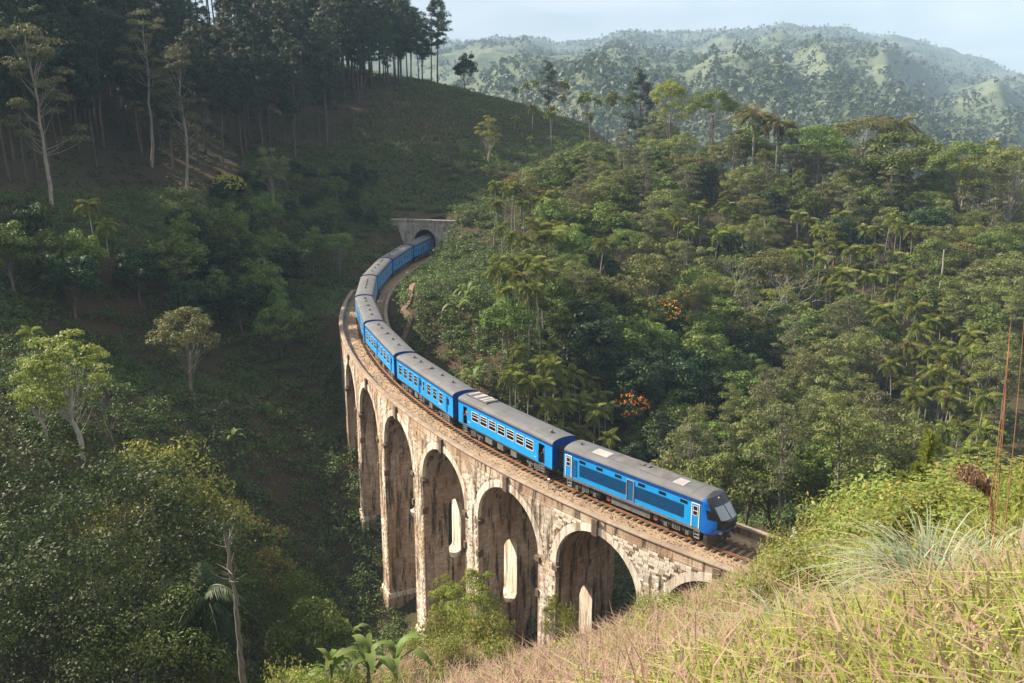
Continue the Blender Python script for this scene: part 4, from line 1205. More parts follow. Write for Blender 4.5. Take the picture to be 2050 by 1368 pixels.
grey_c = surf('cloth_grey', (0.12, 0.10, 0.09), (0.07, 0.06, 0.055), 6, 0.85); redc = surf('cloth_red', (0.45, 0.05, 0.04), (0.3, 0.03, 0.03), 6, 0.85)
r, L, d = coaches[0]
p, rz = in_door(0, (d[1][0] + d[1][1]) / 2, HW - 0.26, ZB + 0.01)
make_person(p, rz, 'person in an orange shirt standing in the open rear doorway of the first coach', orange, navy, 1.66, 0.06)
p, rz = in_door(0, (d[0][0] + d[0][1]) / 2 - 0.1, HW - 0.30, ZB + 0.01)
make_person(p, rz, 'person in dark grey clothes standing in the front doorway of the first coach', grey_c, navy, 1.68, 0.03)

# ------------------------------------------------------------------ plants: builders of one of each kind
def unit(v): return v / (np.linalg.norm(v, axis=-1, keepdims=True) + 1e-9)
def leaf_quads(P, N, size, asp, rg, droop=0.0, T=None):
    n = len(P); N = unit(N)
    if T is None: T = unit(np.cross(N, rg.normal(size=(n, 3))))
    else: T = unit(T - N * (T * N).sum(-1, keepdims=True))
    B = np.cross(N, T)
    L = (size * rg.uniform(0.7, 1.35, n))[:, None]; Wd = L * asp
    V = np.stack([P - T * L * 0.5, P + B * Wd * 0.5 + T * L * 0.06, P + T * L * 0.5 - np.array([0, 0, 1.0]) * L * droop, P - B * Wd * 0.5 + T * L * 0.06], 1)
    return V.reshape(-1, 3), np.arange(4 * n).reshape(n, 4)
def sphere_dirs(n, rg, zmin=-1.0):
    z = rg.uniform(zmin, 1, n); a = rg.uniform(0, 2 * np.pi, n); r = np.sqrt(1 - z * z)
    return np.stack([r * np.cos(a), r * np.sin(a), z], -1)
def clump_leaves(C, cr, per, size, asp, rg, flat=0.7, zmin=-0.55, droop=0.0):
    """leaves in shells around the clump centres C"""
    n = len(C); cr = np.broadcast_to(np.asarray(cr, float), (n,))
    D = sphere_dirs(n * per, rg, zmin).reshape(n, per, 3)
    rr = (rg.uniform(0.25, 1.0, (n, per)) ** 0.6)[..., None] * cr[:, None, None]
    P = C[:, None] + D * rr * np.array([1, 1, flat])
    Nn = D * 1.1 + rg.normal(size=D.shape) * 0.5 + np.array([0, 0, 0.35])
    return leaf_quads(P.reshape(-1, 3), Nn.reshape(-1, 3), size, asp, rg, droop)
def limb(nb, a, b, r0, r1, rg, bow=0.15, n=5, k=6):
    a, b = np.asarray(a, float), np.asarray(b, float); L = np.linalg.norm(b - a)
    t = np.linspace(0, 1, k)[:, None]
    mid = rg.normal(size=3) * L * 0.07 + np.array([0, 0, -bow * L])
    P = a + (b - a) * t + mid * (t * (1 - t) * 4) * 0.5
    nb.tube(P, np.linspace(r0, r1, k), n)
    return P

def tree_broad(seed, H=12, cr=4.2, ch=7.0, n=34, per=120, clr=1.35, leaf=0.42, asp=0.6, mat='leaf_mid', bark='bark', flat=0.75, trunk_r=0.22, shell=0.45, lean=0.0, fork=0.45, ztop=1.0, zmin=-0.55):
    rg = np.random.RandomState(seed); wood, lv = NB(), NB()
    zc = H - ch / 2
    tp = np.array([(0, 0, -0.6), (0.1 * rg.normal(), 0.1 * rg.normal(), H * 0.15), (lean * H * 0.2 + 0.2 * rg.normal(), 0.2 * rg.normal(), H * 0.32), (lean * H * 0.3 + 0.25 * rg.normal(), 0.25 * rg.normal(), zc - ch * 0.15)])
    fine = np.stack([np.interp(np.linspace(0, 3, 9), np.arange(4), tp[:, i]) for i in range(3)], -1)
    wood.tube(fine, np.linspace(trunk_r, trunk_r * 0.55, 9), 8)
    D = sphere_dirs(n, rg, zmin)
    rad = rg.uniform(shell, 1.0, n) ** 0.5
    C = D * rad[:, None] * np.array([cr - clr * 0.6, cr - clr * 0.6, ch / 2 - clr * 0.5]) * np.array([1, 1, ztop]) + np.array([lean * H * 0.3, 0, zc])
    C += rg.normal(size=C.shape) * 0.25
    for c in C:
        t0 = rg.uniform(fork, 1.0); s = fine[int(t0 * 8)]
        limb(wood, s, c, trunk_r * 0.20 * (1.1 - t0 * 0.5), 0.012, rg, n=4)
    V, F = clump_leaves(C, clr * rg.uniform(0.7, 1.25, n), per, leaf, asp, rg, flat)
    lv.add(V, F)
    return wood.mesh('trunk', [M[bark]], True), lv.mesh('crown', [M[mat]])

def tree_euc(seed, H=28, spread=4.5, n=26, per=100, mat='leaf_euc', bark='bark_pale', low=0.5, clr=1.5, leaf=0.45, trunk_r=0.30):
    """tall bare bole, then layered umbrella clumps"""
    rg = np.random.RandomState(seed); wood, lv = NB(), NB()
    k = 12; z = np.linspace(-0.8, H * 0.93, k); w = np.cumsum(rg.normal(size=(k, 2)) * 0.18, 0)
    T = np.c_[w, z]; wood.tube(T, np.linspace(trunk_r, 0.06, k), 8)
    C = []
    for i in range(n):
        t = rg.uniform(low, 1.0); zb = t * H * 0.93
        a = rg.uniform(0, 6.28); rr = spread * (1.15 - 0.55 * (t - low) / (1 - low)) * rg.uniform(0.25, 1.0)
        p0 = np.array([np.interp(zb * 0.85, z, T[:, 0]), np.interp(zb * 0.85, z, T[:, 1]), zb * 0.85])
        c = np.array([p0[0] + rr * math.cos(a), p0[1] + rr * math.sin(a), zb + rg.uniform(0.2, 1.6)])
        limb(wood, p0, c, 0.055, 0.012, rg, 0.12, 4); C.append(c)
    C.append(T[-1] + np.array([0, 0, 0.8])); C = np.array(C)
    lv.add(*clump_leaves(C, clr * rg.uniform(0.6, 1.2, len(C)), per, leaf, 0.42, rg, 0.55, -0.25, 0.25))
    return wood.mesh('trunk', [M[bark]], True), lv.mesh('crown', [M[mat]])

def tree_pine(seed, H=27, low=0.42, spread=3.0, mat='leaf_pine', bark='bark_pine', per=44, wh=17, leaf=0.75, top_pt=1.0):
    rg = np.random.RandomState(seed); wood, lv = NB(), NB()
    k = 8; z = np.linspace(-0.8, H, k); w = np.cumsum(rg.normal(size=(k, 2)) * 0.10, 0)
    T = np.c_[w, z]; wood.tube(T, np.linspace(0.26, 0.04, k), 7)
    C, cr = [], []
    for i in range(wh):
        t = low + (1 - low) * (i + 0.5) / wh; zb = t * H
        u = (t - low) / (1 - low)
        for j in range(rg.randint(3, 6)):
            a = rg.uniform(0, 6.28); rr = spread * (0.45 + 0.75 * min(u * 3, 1)) * (1.08 - 0.75 * u ** 2.5) * rg.uniform(0.5, 1.05)
            p0 = np.array([np.interp(zb, z, T[:, 0]), np.interp(zb, z, T[:, 1]), zb + rg.normal() * 0.3])
            c = p0 + np.array([rr * math.cos(a), rr * math.sin(a), rr * 0.22])
            limb(wood, p0, c, 0.05, 0.015, rg, 0.1, 4, 4)
            for q in (0.62, 1.0):
                C.append(p0 + (c - p0) * q + rg.normal(size=3) * 0.15); cr.append(0.85 if q == 1 else 0.7)
    for i in range(6):                                   # dead snags below the crown
        zb = H * rg.uniform(0.22, low); a = rg.uniform(0, 6.28); limb(wood, (0, 0, zb), (1.3 * math.cos(a), 1.3 * math.sin(a), zb + 0.2), 0.03, 0.01, rg, 0, 3, 3)
    lv.add(*clump_leaves(np.array(C), np.array(cr), per, leaf, 0.16, rg, 0.75, -0.7, 0.0))
    return wood.mesh('trunk', [M[bark]], True), lv.mesh('crown', [M[mat]])

def frond(L, rg, nl=13, lw=0.11, ll=0.62, droop=0.9, rise=0.7, hang=0.25):
    """a feather leaf along +x"""
    t = np.linspace(0, 1, nl + 1); x = L * (t * math.cos(0.25)); z = L * (rise * t - droop * t * t)
    x = x * (1 - 0.18 * t * droop)
    P = np.stack([x, rg.normal() * 0.06 * L * t * t, z], -1)
    nb = NB(); nb.tube(P, np.linspace(0.045, 0.012, nl + 1) * (L / 2.2), 3)
    T = unit(np.gradient(P, axis=0))
    for side in (-1, 1):
        tt = np.repeat(np.linspace(0.12, 0.99, nl), 2)[:2 * nl]; tt = tt + rg.uniform(-0.02, 0.02, len(tt))
        B = np.stack([np.interp(tt, t, P[:, i]) for i in range(3)], -1); D = np.stack([np.interp(tt, t, T[:, i]) for i in range(3)], -1)
        l = ll * (L / 2.2) * np.sin(np.pi * (0.16 + 0.78 * tt)) ** 0.7 * rg.uniform(0.85, 1.1, len(tt))
        out = unit(np.array([0, side, 0]) + D * 0.65 + np.array([0, 0, -hang]) + rg.normal(size=B.shape) * 0.10)
        tip = B + out * l[:, None] + np.array([0, 0, -0.22]) * l[:, None]
        mid = B + out * l[:, None] * 0.55; wv = unit(np.cross(out, [0, 0, 1.0])) * (lw * L / 2.2)
        V = np.stack([B, mid + wv * 0.5, tip, mid - wv * 0.5], 1).reshape(-1, 3)
        nb.add(V, np.arange(len(V)).reshape(-1, 4))
    return nb.get()
def rot_frond(VF, a, tilt, base):
    V, F = VF; c, s = math.cos(tilt), math.sin(tilt)
    V = np.stack([V[:, 0] * c - V[:, 2] * s, V[:, 1], V[:, 0] * s + V[:, 2] * c], -1)
    c, s = math.cos(a), math.sin(a)
    V = np.stack([V[:, 0] * c - V[:, 1] * s, V[:, 0] * s + V[:, 1] * c, V[:, 2]], -1)
    return V + base, F
def tree_areca(seed, H=12):
    rg = np.random.RandomState(seed); wood, lv = NB(), NB(); k = 7
    z = np.linspace(-0.5, H - 1.7, k); bx, by = rg.normal(size=2) * 0.35
    T = np.c_[bx * (z / H) ** 2 * 2, by * (z / H) ** 2 * 2, z]; wood.tube(T, np.linspace(0.095, 0.07, k), 6)
    top = T[-1]; sh = NB(); sh.tube([top, top + (0, 0, 0.75)], [0.09, 0.06], 6)
    n = rg.randint(10, 13)
    for i in range(n):
        u = i / n; L = rg.uniform(2.0, 2.6)
        lv.add(*rot_frond(frond(L, rg, 11, 0.17, 0.75, rg.uniform(0.85, 1.2), rg.uniform(0.6, 0.85), 0.6), i * 2.4 + rg.uniform(-0.3, 0.3), (-0.65 + 1.95 * u + rg.uniform(-0.15, 0.15)), top + np.array([0, 0, 0.7])))
    return wood.mesh('trunk', [M['palm_trunk']], True), lv.mesh('crown', [M['leaf_palm']]), sh.mesh('crownshaft', [M['crownshaft']], True)
def tree_coco(seed, H=13, n=20, L0=3.6, mat='leaf_coco', drp=(0.7, 1.2), nl=18, lw=0.08):
    rg = np.random.RandomState(seed); wood, lv = NB(), NB(); k = 8
    z = np.linspace(-0.5, H - 2.0, k); bx = rg.normal() * 0.8
    T = np.c_[bx * (z / H) ** 2, 0 * z, z]; wood.tube(T, np.linspace(0.20, 0.12, k), 7)
    for i in range(n):
        lv.add(*rot_frond(frond(rg.uniform(0.85, 1.1) * L0, rg, nl, lw, 0.6, rg.uniform(*drp), rg.uniform(0.5, 0.9), 0.5), i * 2.4, rg.uniform(-0.55, 0.85), T[-1]))
    return wood.mesh('trunk', [M['palm_trunk']], True), lv.mesh('crown', [M[mat]])
def banana_leaf(seed, L=2.3, w=0.55):
    rg = np.random.RandomState(seed); k = 9; t = np.linspace(0, 1, k)
    x = L * (0.95 * t - 0.12 * t ** 3); z = L * (0.75 * t - 0.80 * t ** 2.6)
    half = w * 0.5 * rg.uniform(0.72, 1.1, k) * np.sin(np.pi * np.clip((t - 0.10) / 0.93, 0, 1)) ** 0.55
    V, F = [], []
    for i in range(k):
        for s in (-1, 0, 1): V.append((x[i], s * half[i] + rg.normal() * 0.01, z[i] + abs(s) * half[i] * 0.45 - (0.10 * rg.rand() if s else 0)))
    for i in range(k - 1):
        for j in (0, 1): F.append((i * 3 + j, i * 3 + j + 1, (i + 1) * 3 + j + 1, (i + 1) * 3 + j))
    nb = NB(); nb.add(np.array(V), np.array(F)); nb.tube(np.stack([x, 0 * x, z - 0.015], -1), np.linspace(0.035, 0.008, k), 4)
    return nb.mesh('leaf', [M['leaf_banana']], True)
def bare_tree(seed, H=8, spread=0.7, bark='bark_white', depth=5, r0=0.13, first=0.3):
    rg = np.random.RandomState(seed); nb = NB()
    def grow(p, d, L, r, dep):
        q = p + d * L; limb(nb, p, q, r, r * 0.66, rg, -0.03, 5 if dep > 2 else 3, 4)
        if dep == 0: return
        for i in range(rg.randint(2, 4)):
            nd = unit(d + rg.normal(size=3) * spread * np.array([1, 1, 0.55]) + np.array([0, 0, 0.25]))
            grow(q, nd, L * rg.uniform(0.62, 0.85), r * 0.62, dep - 1)
    grow(np.array([0, 0, -0.4]), unit(np.array([rg.normal() * 0.08, rg.normal() * 0.08, 1])), H * first, r0, depth)
    V, F = nb.get(); V[:, 2] *= H / V[:, 2].max()
    return mk('branches', V, F, [M[bark]], smooth=True)
def bush_leaves(seed, r=1.0, n=9, per=60, leaf=0.22, mat='leaf_bush', asp=0.5, h=1.0):
    rg = np.random.RandomState(seed); D = sphere_dirs(n, rg, 0.0)
    C = D * rg.uniform(0.35, 0.75, (n, 1)) * r * np.array([1, 1, h])
    st = NB()
    for c in C: limb(st, (rg.normal() * 0.06, rg.normal() * 0.06, -0.15), c, 0.022 * r + 0.005, 0.006, rg, 0.05, 4, 4)
    lv = NB(); lv.add(*clump_leaves(C, 0.45 * r, per, leaf, asp, rg, 0.85, -0.5))
    return st, lv

PROTO = {}
def proto(key, name, *parts):
    PROTO[key] = (name, parts)                            # parts: (part name, mesh)
def pb(key, name, meshes, pn=('trunk', 'crown', 'crownshaft')):
    proto(key, name, *[(pn[i], m) for i, m in enumerate(meshes)])
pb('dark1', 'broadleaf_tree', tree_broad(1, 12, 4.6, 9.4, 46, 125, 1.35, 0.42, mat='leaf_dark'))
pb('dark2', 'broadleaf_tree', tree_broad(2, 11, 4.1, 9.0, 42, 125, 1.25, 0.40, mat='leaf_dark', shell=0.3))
pb('big1', 'broadleaf_tree', tree_broad(15, 22, 8.2, 15.5, 62, 300, 1.9, 0.22, 0.5, mat='leaf_shaded', trunk_r=0.4, shell=0.75, flat=0.62))
pb('big3', 'young_tree', tree_broad(17, 20, 5.5, 13.0, 50, 170, 1.35, 0.26, 0.5, mat='leaf_light', bark='bark_grey', trunk_r=0.3, flat=0.6, shell=0.35))
pb('big4', 'red_tipped_tree', tree_broad(18, 18, 5.0, 11.0, 46, 160, 1.3, 0.24, 0.5, mat='leaf_red', bark='bark_grey', trunk_r=0.28, flat=0.6))
pb('big2', 'broadleaf_tree', tree_broad(16, 20, 6.5, 14.0, 60, 240, 1.7, 0.24, 0.5, mat='leaf_mid', trunk_r=0.35, shell=0.35))
pb('mid1', 'broadleaf_tree', tree_broad(3, 12, 4.4, 9.0, 44, 120, 1.3, 0.40, mat='leaf_mid'))
pb('mid2', 'broadleaf_tree', tree_broad(4, 13, 4.0, 10.0, 44, 120, 1.15, 0.36, mat='leaf_mid', bark='bark_grey', shell=0.25))
pb('mid3', 'broadleaf_tree', tree_broad(5, 10, 4.6, 7.0, 36, 190, 1.35, 0.29, mat='leaf_mid', flat=0.6))
pb('olive1', 'airy_tree', tree_broad(6, 14, 4.5, 10.4, 42, 115, 1.2, 0.34, 0.5, mat='leaf_olive', bark='bark_grey', flat=0.55))
pb('olive2', 'airy_tree', tree_broad(7, 13, 3.8, 10.4, 42, 110, 1.0, 0.32, 0.5, mat='leaf_olive', bark='bark_pale', flat=0.6, shell=0.2))
pb('light1', 'young_tree', tree_broad(8, 12, 3.4, 8.8, 36, 130, 0.95, 0.26, 0.55, mat='leaf_light', bark='bark_white', flat=0.55))
pb('light2', 'young_tree', tree_broad(9, 12, 4.0, 8.4, 34, 150, 1.1, 0.25, 0.55, mat='leaf_light', bark='bark_grey', flat=0.6))
pb('umb1', 'umbrella_tree', tree_broad(10, 14, 5.2, 5.6, 38, 190, 1.3, 0.25, 0.5, mat='leaf_olive', bark='bark_pale', flat=0.5, fork=0.7, zmin=-0.1))
pb('umb2', 'umbrella_tree', tree_broad(12, 13, 4.6, 6.8, 38, 190, 1.3, 0.26, 0.5, mat='leaf_mid', bark='bark_grey', flat=0.55, fork=0.6, zmin=-0.2))
pb('red1', 'red_tipped_tree', tree_broad(13, 11, 4.0, 7.0, 32, 90, 1.1, 0.34, 0.5, mat='leaf_red', bark='bark_grey', flat=0.6))
pb('euc1', 'eucalyptus_tree', tree_euc(21, 28, 4.4, 24, 110, low=0.58))
pb('euc2', 'eucalyptus_tree', tree_euc(22, 26, 4.8, 36, 100, low=0.36))
pb('euc3', 'eucalyptus_tree', tree_euc(23, 18, 3.6, 26, 110, low=0.50, clr=1.25, leaf=0.36, trunk_r=0.2))
pb('euc4', 'eucalyptus_tree', tree_euc(24, 17, 3.0, 24, 105, low=0.45, clr=1.15, leaf=0.34, trunk_r=0.17, bark='bark_grey', mat='leaf_olive'))
pb('pine1', 'pine_tree', tree_pine(31, 27, 0.40, 3.5))
pb('pine2', 'pine_tree', tree_pine(32, 29, 0.34, 3.8))
pb('pine3', 'pine_tree', tree_pine(33, 25, 0.48, 3.2))
pb('conif', 'conifer_tree', tree_pine(34, 14, 0.22, 3.0, wh=15, per=46, leaf=0.55))
for i in range(5): pb('areca%d' % i, 'areca_palm', tree_areca(40 + i, (6, 7.5, 9, 10.5, 12.5)[i]))
pb('coco1', 'coconut_palm', tree_coco(51)); pb('coco2', 'coconut_palm', tree_coco(52, 11, 18))
pb('fishtail', 'drooping_palm', tree_coco(53, 12, 26, 3.4, 'leaf_shaded', (1.1, 1.7), 34, 0.04))
for i, (h, sp, bk, dp, f) in enumerate([(8, 0.45, 'bark_white', 6, 0.22), (11, 0.75, 'bark_white', 5, 0.34), (10, 0.6, 'bark_grey', 4, 0.3)]):
    proto('bare%d' % i, 'bare_tree', ('branches', bare_tree(60 + i, h, sp, bk, dp, 0.13, f)))
# flowering crowns: blossoms on the outer shell are a part of their own
def flowering(key, name, seed, leaf, flower, nfl, size):
    w, c = tree_broad(seed, 10, 4.2, 7.0, 36, 115, 1.2, 0.38, mat=leaf)
    rg = np.random.RandomState(seed); D = sphere_dirs(nfl, rg, -0.1); D = unit(D + np.array([-0.25, -0.1, 0.2]))
    P = np.repeat(D * np.array([4.2, 4.2, 3.5]) * rg.uniform(0.92, 1.05, (nfl, 1)) + np.array([0, 0, 6.5]), 4, 0) + rg.normal(size=(nfl * 4, 3)) * 0.14
    nb = NB(); nb.add(*leaf_quads(P, np.repeat(D, 4, 0) + rg.normal(size=P.shape) * 0.5, size, 0.75, rg))
    proto(key, name, ('trunk', w), ('crown', c), ('blossom', nb.mesh('blossom', [M[flower]])))
flowering('orange', 'flowering_tree', 71, 'leaf_orange', 'flower_orange', 95, 0.30)
flowering('yellow', 'flowering_tree', 72, 'leaf_dark', 'flower_yellow', 150, 0.42)
BANLEAF = [banana_leaf(80 + i, L, w) for i, (L, w) in enumerate([(2.7, 0.52), (2.3, 0.48), (3.0, 0.55), (1.9, 0.42)])]
def stem_mesh():
    nb = NB(); nb.tube([(0, 0, -0.4), (0.03, 0, 0.9), (0, 0.02, 1.9)], [0.15, 0.12, 0.08], 8)
    return nb.mesh('stem', [surf('banana_stem', (0.17, 0.17, 0.07), (0.11, 0.09, 0.05), 3, 0.7, stretch=(3, 3, 0.6))], True)
BANSTEM = stem_mesh()

NH = dict(big1=22, big2=20, big3=20, big4=18, dark1=12, dark2=11, mid1=12, mid2=13, mid3=10, olive1=14, olive2=13, light1=12, light2=12, umb1=14, umb2=13, red1=11, euc1=28, euc2=26, euc3=18, euc4=17, pine1=27, pine2=29, pine3=25, conif=14,
          areca0=6, areca1=7.5, areca2=9, areca3=10.5, areca4=12.5, coco1=13, coco2=11, fishtail=12, bare0=8, bare1=11, bare2=10, orange=10, yellow=10)
RAD = dict(areca0=1.6, areca1=1.6, areca2=1.6, areca3=1.6, areca4=1.6, pine1=2, pine2=2, pine3=2)
TREES = []                                                 # (x, y, height, key)
rt = random.Random(99)
def plant(key, x, y, h, label, group=None, wide=1.0, rz=None, lean=0.0, cat='tree'):
    if key.startswith('areca'): key = min(('areca%d' % i for i in range(5)), key=lambda q: abs(NH[q] - h))
    name, parts = PROTO[key]
    z = float(ground(np.array([x]), np.array([y]))[0])
    k = h / NH[key]
    r = empty(name, (x, y, z - 0.1), (lean * rt.uniform(-1, 1), lean * rt.uniform(-1, 1), rt.uniform(0, 6.28) if rz is None else rz))
    r.scale = (k * wide, k * wide, k)
    if 'palm' in name: cat = 'palm'
    tag(r, label, cat, group)
    for pn, me in parts: obj(pn, me, r)
    TREES.append((x, y, h, key))
    return r
_ys = np.linspace(8, 420, 1400)
def find_top(px, py, h, y0=8.0, y1=420.0):
    """first place along the line of sight where the ground lies h below it"""
    r = ray(px, py); ys = _ys[(_ys >= y0) & (_ys <= y1)]; t = ys / r[1]
    c = CAM_H + r[2] * t - ground(r[0] * t, ys) - h
    i = np.where(c <= 0)[0]
    if len(i) == 0: return None
    j = i[0]
    return float(r[0] * t[j]), float(ys[j])
def T_top(px, py, h, key, label, group=None, y0=8, y1=420, **kw):
    q = find_top(px, py, h, y0, y1)
    if q is None: return None
    return plant(key, q[0], q[1], h, label, group, **kw)
def T_base(pxb, pyb, pyt, key, label, group=None, y0=8, y1=420, **kw):
    q = find_top(pxb, pyb, 0.0, y0, y1)
    if q is None: print('no base', label); return None
    top = at_y(pxb, pyt, q[1]); z = float(ground(np.array([q[0]]), np.array([q[1]]))[0])
    return plant(key, q[0], q[1], max(top[2] - z, 2.0), label, group, **kw)
def T_at(px, pyt, y, key, label, group=None, **kw):
    """a tree at a depth taken from the ground and trees around it, its top where the sight line passes"""
    p = at_y(px, pyt, y); z = float(ground(np.array([p[0]]), np.array([p[1]]))[0])
    return plant(key, p[0], p[1], max(p[2] - z, 2.0), label, group, **kw)

# ------------------------------------------------------------------ trees that stand out, one by one
# left
T_base(303, 335, 12, 'euc1', 'tall pale-stemmed eucalyptus with a sunlit round top before the dark pines', wide=1.05)
T_base(372, 392, 82, 'euc2', 'bushy eucalyptus with clumped sunlit crown right of the tallest pale stem')
T_base(107, 425, 40, 'euc2', 'dim leaning eucalyptus with pale lower trunk near the left edge', wide=1.1)
T_top(455, 350, 9, 'yellow', 'round dark tree topped with yellow blossom on the shaded left slope', y0=120)
T_base(548, 420, 282, 'olive2', 'slim grey-branched tree standing alone in the shade left of the tunnel slope')
T_base(195, 535, 398, 'areca1', 'lone palm with thin trunk on the shaded left slope above the round trees')
T_base(218, 520, 440, 'areca2', 'shorter palm beside the lone palm on the shaded left slope')
T_top(270, 500, 9, 'dark1', 'broad round tree at the left of the dark clump on the shaded slope', y0=90, wide=1.3)
T_top(350, 468, 11, 'mid1', 'tallest rounded tree of the dark clump on the shaded slope', y0=90, wide=1.25)
T_top(440, 485, 10, 'dark2', 'round tree at the right of the dark clump on the shaded slope', y0=90, wide=1.3)
T_base(385, 800, 605, 'olive1', 'airy grey-stemmed tree alone in the shrubs of the shaded valley side', wide=1.15)
T_base(165, 918, 655, 'light1', 'bright yellow-green sunlit tree with white trunk, left valley side', wide=1.15)
T_base(95, 893, 705, 'light1', 'smaller yellow-green tree leaning left of the bright sunlit one')
T_base(72, 765, 655, 'areca4', 'sunlit areca palm just left of the bright yellow-green tree')
T_base(235, 935, 800, 'bare2', 'leafless reddish-brown tree above the sunlit bushes, lower left')
for k_, (x_, y_, h_) in enumerate([(-53, 60, 23), (-57, 76, 24), (-50, 48, 22), (-66, 70, 24), (-68, 90, 22), (-47, 36, 20)]):  # unseen trees added outside the view to shade the lower-left crowns
    plant('big1', x_, y_, h_, 'unseen tall dark tree past the left edge, added to shade the corner trees', 'trees past the left edge')
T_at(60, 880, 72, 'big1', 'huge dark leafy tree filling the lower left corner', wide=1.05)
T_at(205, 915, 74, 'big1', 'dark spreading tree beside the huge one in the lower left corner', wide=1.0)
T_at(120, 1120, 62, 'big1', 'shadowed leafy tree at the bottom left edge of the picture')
T_at(300, 1150, 64, 'big2', 'shadowed round tree right of the lower left corner tree', wide=1.1)
T_at(285, 868, 86, 'big3', 'sunlit yellow-green tree with reddish tips, centre of the lower left', wide=1.0)
T_at(330, 990, 82, 'big2', 'half-lit leafy tree with pale twigs, lower left', wide=1.0)
T_at(455, 985, 84, 'big4', 'tree with red-tipped leaves beside the dead trunk, lower left', wide=0.8)
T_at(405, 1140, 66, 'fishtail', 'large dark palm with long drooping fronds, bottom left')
T_at(560, 1130, 82, 'big2', 'olive bushy tree right of the dead trunk, lower left', wide=0.9)
T_at(620, 1200, 72, 'mid3', 'low leafy tree between the dead trunk and the first tall pier', wide=0.8)
T_base(680, 560, 462, 'umb2', 'layered flat-branched tree at the bank left of the tunnel', wide=1.1)
T_base(640, 520, 430, 'dark1', 'dense dark tree on the bank left of the tunnel portal')
# right: ridge and tea field
T_base(978, 330, 228, 'light1', 'slender bright green tree at the lower edge of the tea field')
T_at(1097, 128, 325, 'conif', 'tall dark conifer standing on the tea hill crest among palms')
T_at(1283, 148, 285, 'conif', 'thin open-branched conifer on the ridge right of the palms', wide=0.9)
crest = [(1030, 175, 318), (1052, 166, 322), (1070, 160, 326), (1124, 163, 320), (1135, 165, 326), (1106, 212, 300), (1128, 190, 312), (1160, 195, 318), (1170, 184, 322), (1181, 189, 316), (1192, 196, 320),
         (1214, 192, 312), (1224, 197, 316), (1236, 186, 318), (1252, 192, 310), (1030, 232, 285), (1045, 250, 280), (1066, 208, 290), (1104, 222, 280), (1183, 225, 285), (1062, 272, 272)]
for i, (px, py, y) in enumerate(crest):
    T_at(px, py, y, 'areca%d' % (i % 5), 'slender areca palm on the tea hill, number %d from the left, against the mountain' % (1 + sorted(c[0] for c in crest).index(px)), 'palms along the tea hill crest', lean=0.05)
T_at(1345, 150, 262, 'light2', 'tall pale green tree rising highest on the right-hand ridge', wide=0.85)
T_at(1430, 172, 268, 'umb2', 'round-topped tree on the ridge right of the tallest pale green one', wide=0.9)
T_at(1500, 235, 250, 'mid1', 'dense tree below the ridge left of the coconut palms')
T_at(1515, 203, 240, 'coco1', 'left coconut palm with orange dead fronds on the ridge')
T_at(1562, 222, 236, 'coco1', 'right coconut palm of the pair on the ridge')
T_at(1800, 222, 235, 'coco2', 'coconut palm poking above the umbrella trees on the right')
T_at(1735, 228, 232, 'umb1', 'broad umbrella-crowned tree on the right skyline', wide=1.15)
T_at(1640, 243, 230, 'umb2', 'spreading tree left of the umbrella-crowned one', wide=1.2)
T_at(1820, 255, 222, 'mid3', 'spreading yellow-green tree right of the umbrella-crowned one', wide=1.3)
T_at(1945, 275, 205, 'umb2', 'round tree at the right edge of the skyline', wide=1.0)
T_at(1985, 275, 204, 'light1', 'bright green upright tree near the right end of the skyline', wide=1.0)
T_at(2040, 288, 198, 'umb1', 'flat-topped tree cut by the right edge of the picture', wide=1.0)
T_base(2010, 480, 398, 'coco1', 'coconut palm with yellowing fronds at the right edge', wide=1.2)
# right: inside the valley
T_base(1187, 625, 528, 'bare0', 'leafless pale fan-shaped tree in the middle of the palms', wide=1.15)
T_base(1195, 640, 478, 'areca1', 'single tall areca palm next to the leafless fan-shaped tree')
T_base(1295, 700, 458, 'olive2', 'airy pale-branched tree right of the leafless one', wide=0.85)
T_top(1400, 560, 15, 'euc4', 'grey-green clumped tree above the orange blossom', y0=120, wide=1.2)
T_base(1545, 730, 538, 'bare1', 'bare white-branched tree leaning over the dark hollow', wide=1.0)
T_base(1450, 690, 505, 'bare1', 'bare pale twigged tree behind the orange-flowering tree', wide=0.7)
T_top(1325, 600, 10, 'orange', 'large tree covered in orange blossom in the valley', y0=115, wide=1.15)
T_top(1265, 785, 9, 'orange', 'smaller orange-blossomed tree behind the leading coach', y0=100, wide=0.75)
T_top(1660, 440, 13, 'light1', 'pale lime tree with white stems among the palms, right', y0=120, wide=1.0)
T_top(1880, 470, 14, 'mid3', 'dark-crowned tree on a tall bare white trunk, right', y0=110, wide=0.8)
T_top(1710, 600, 15, 'euc3', 'big olive eucalyptus in the middle of the right-hand valley', y0=100, wide=1.25)
T_top(1600, 705, 15, 'euc4', 'brown-tinted eucalyptus left of the big olive one', y0=92, wide=1.3)
T_base(1570, 1040, 922, 'areca3', 'small areca palm beside the inner parapet past the train nose', wide=1.1)

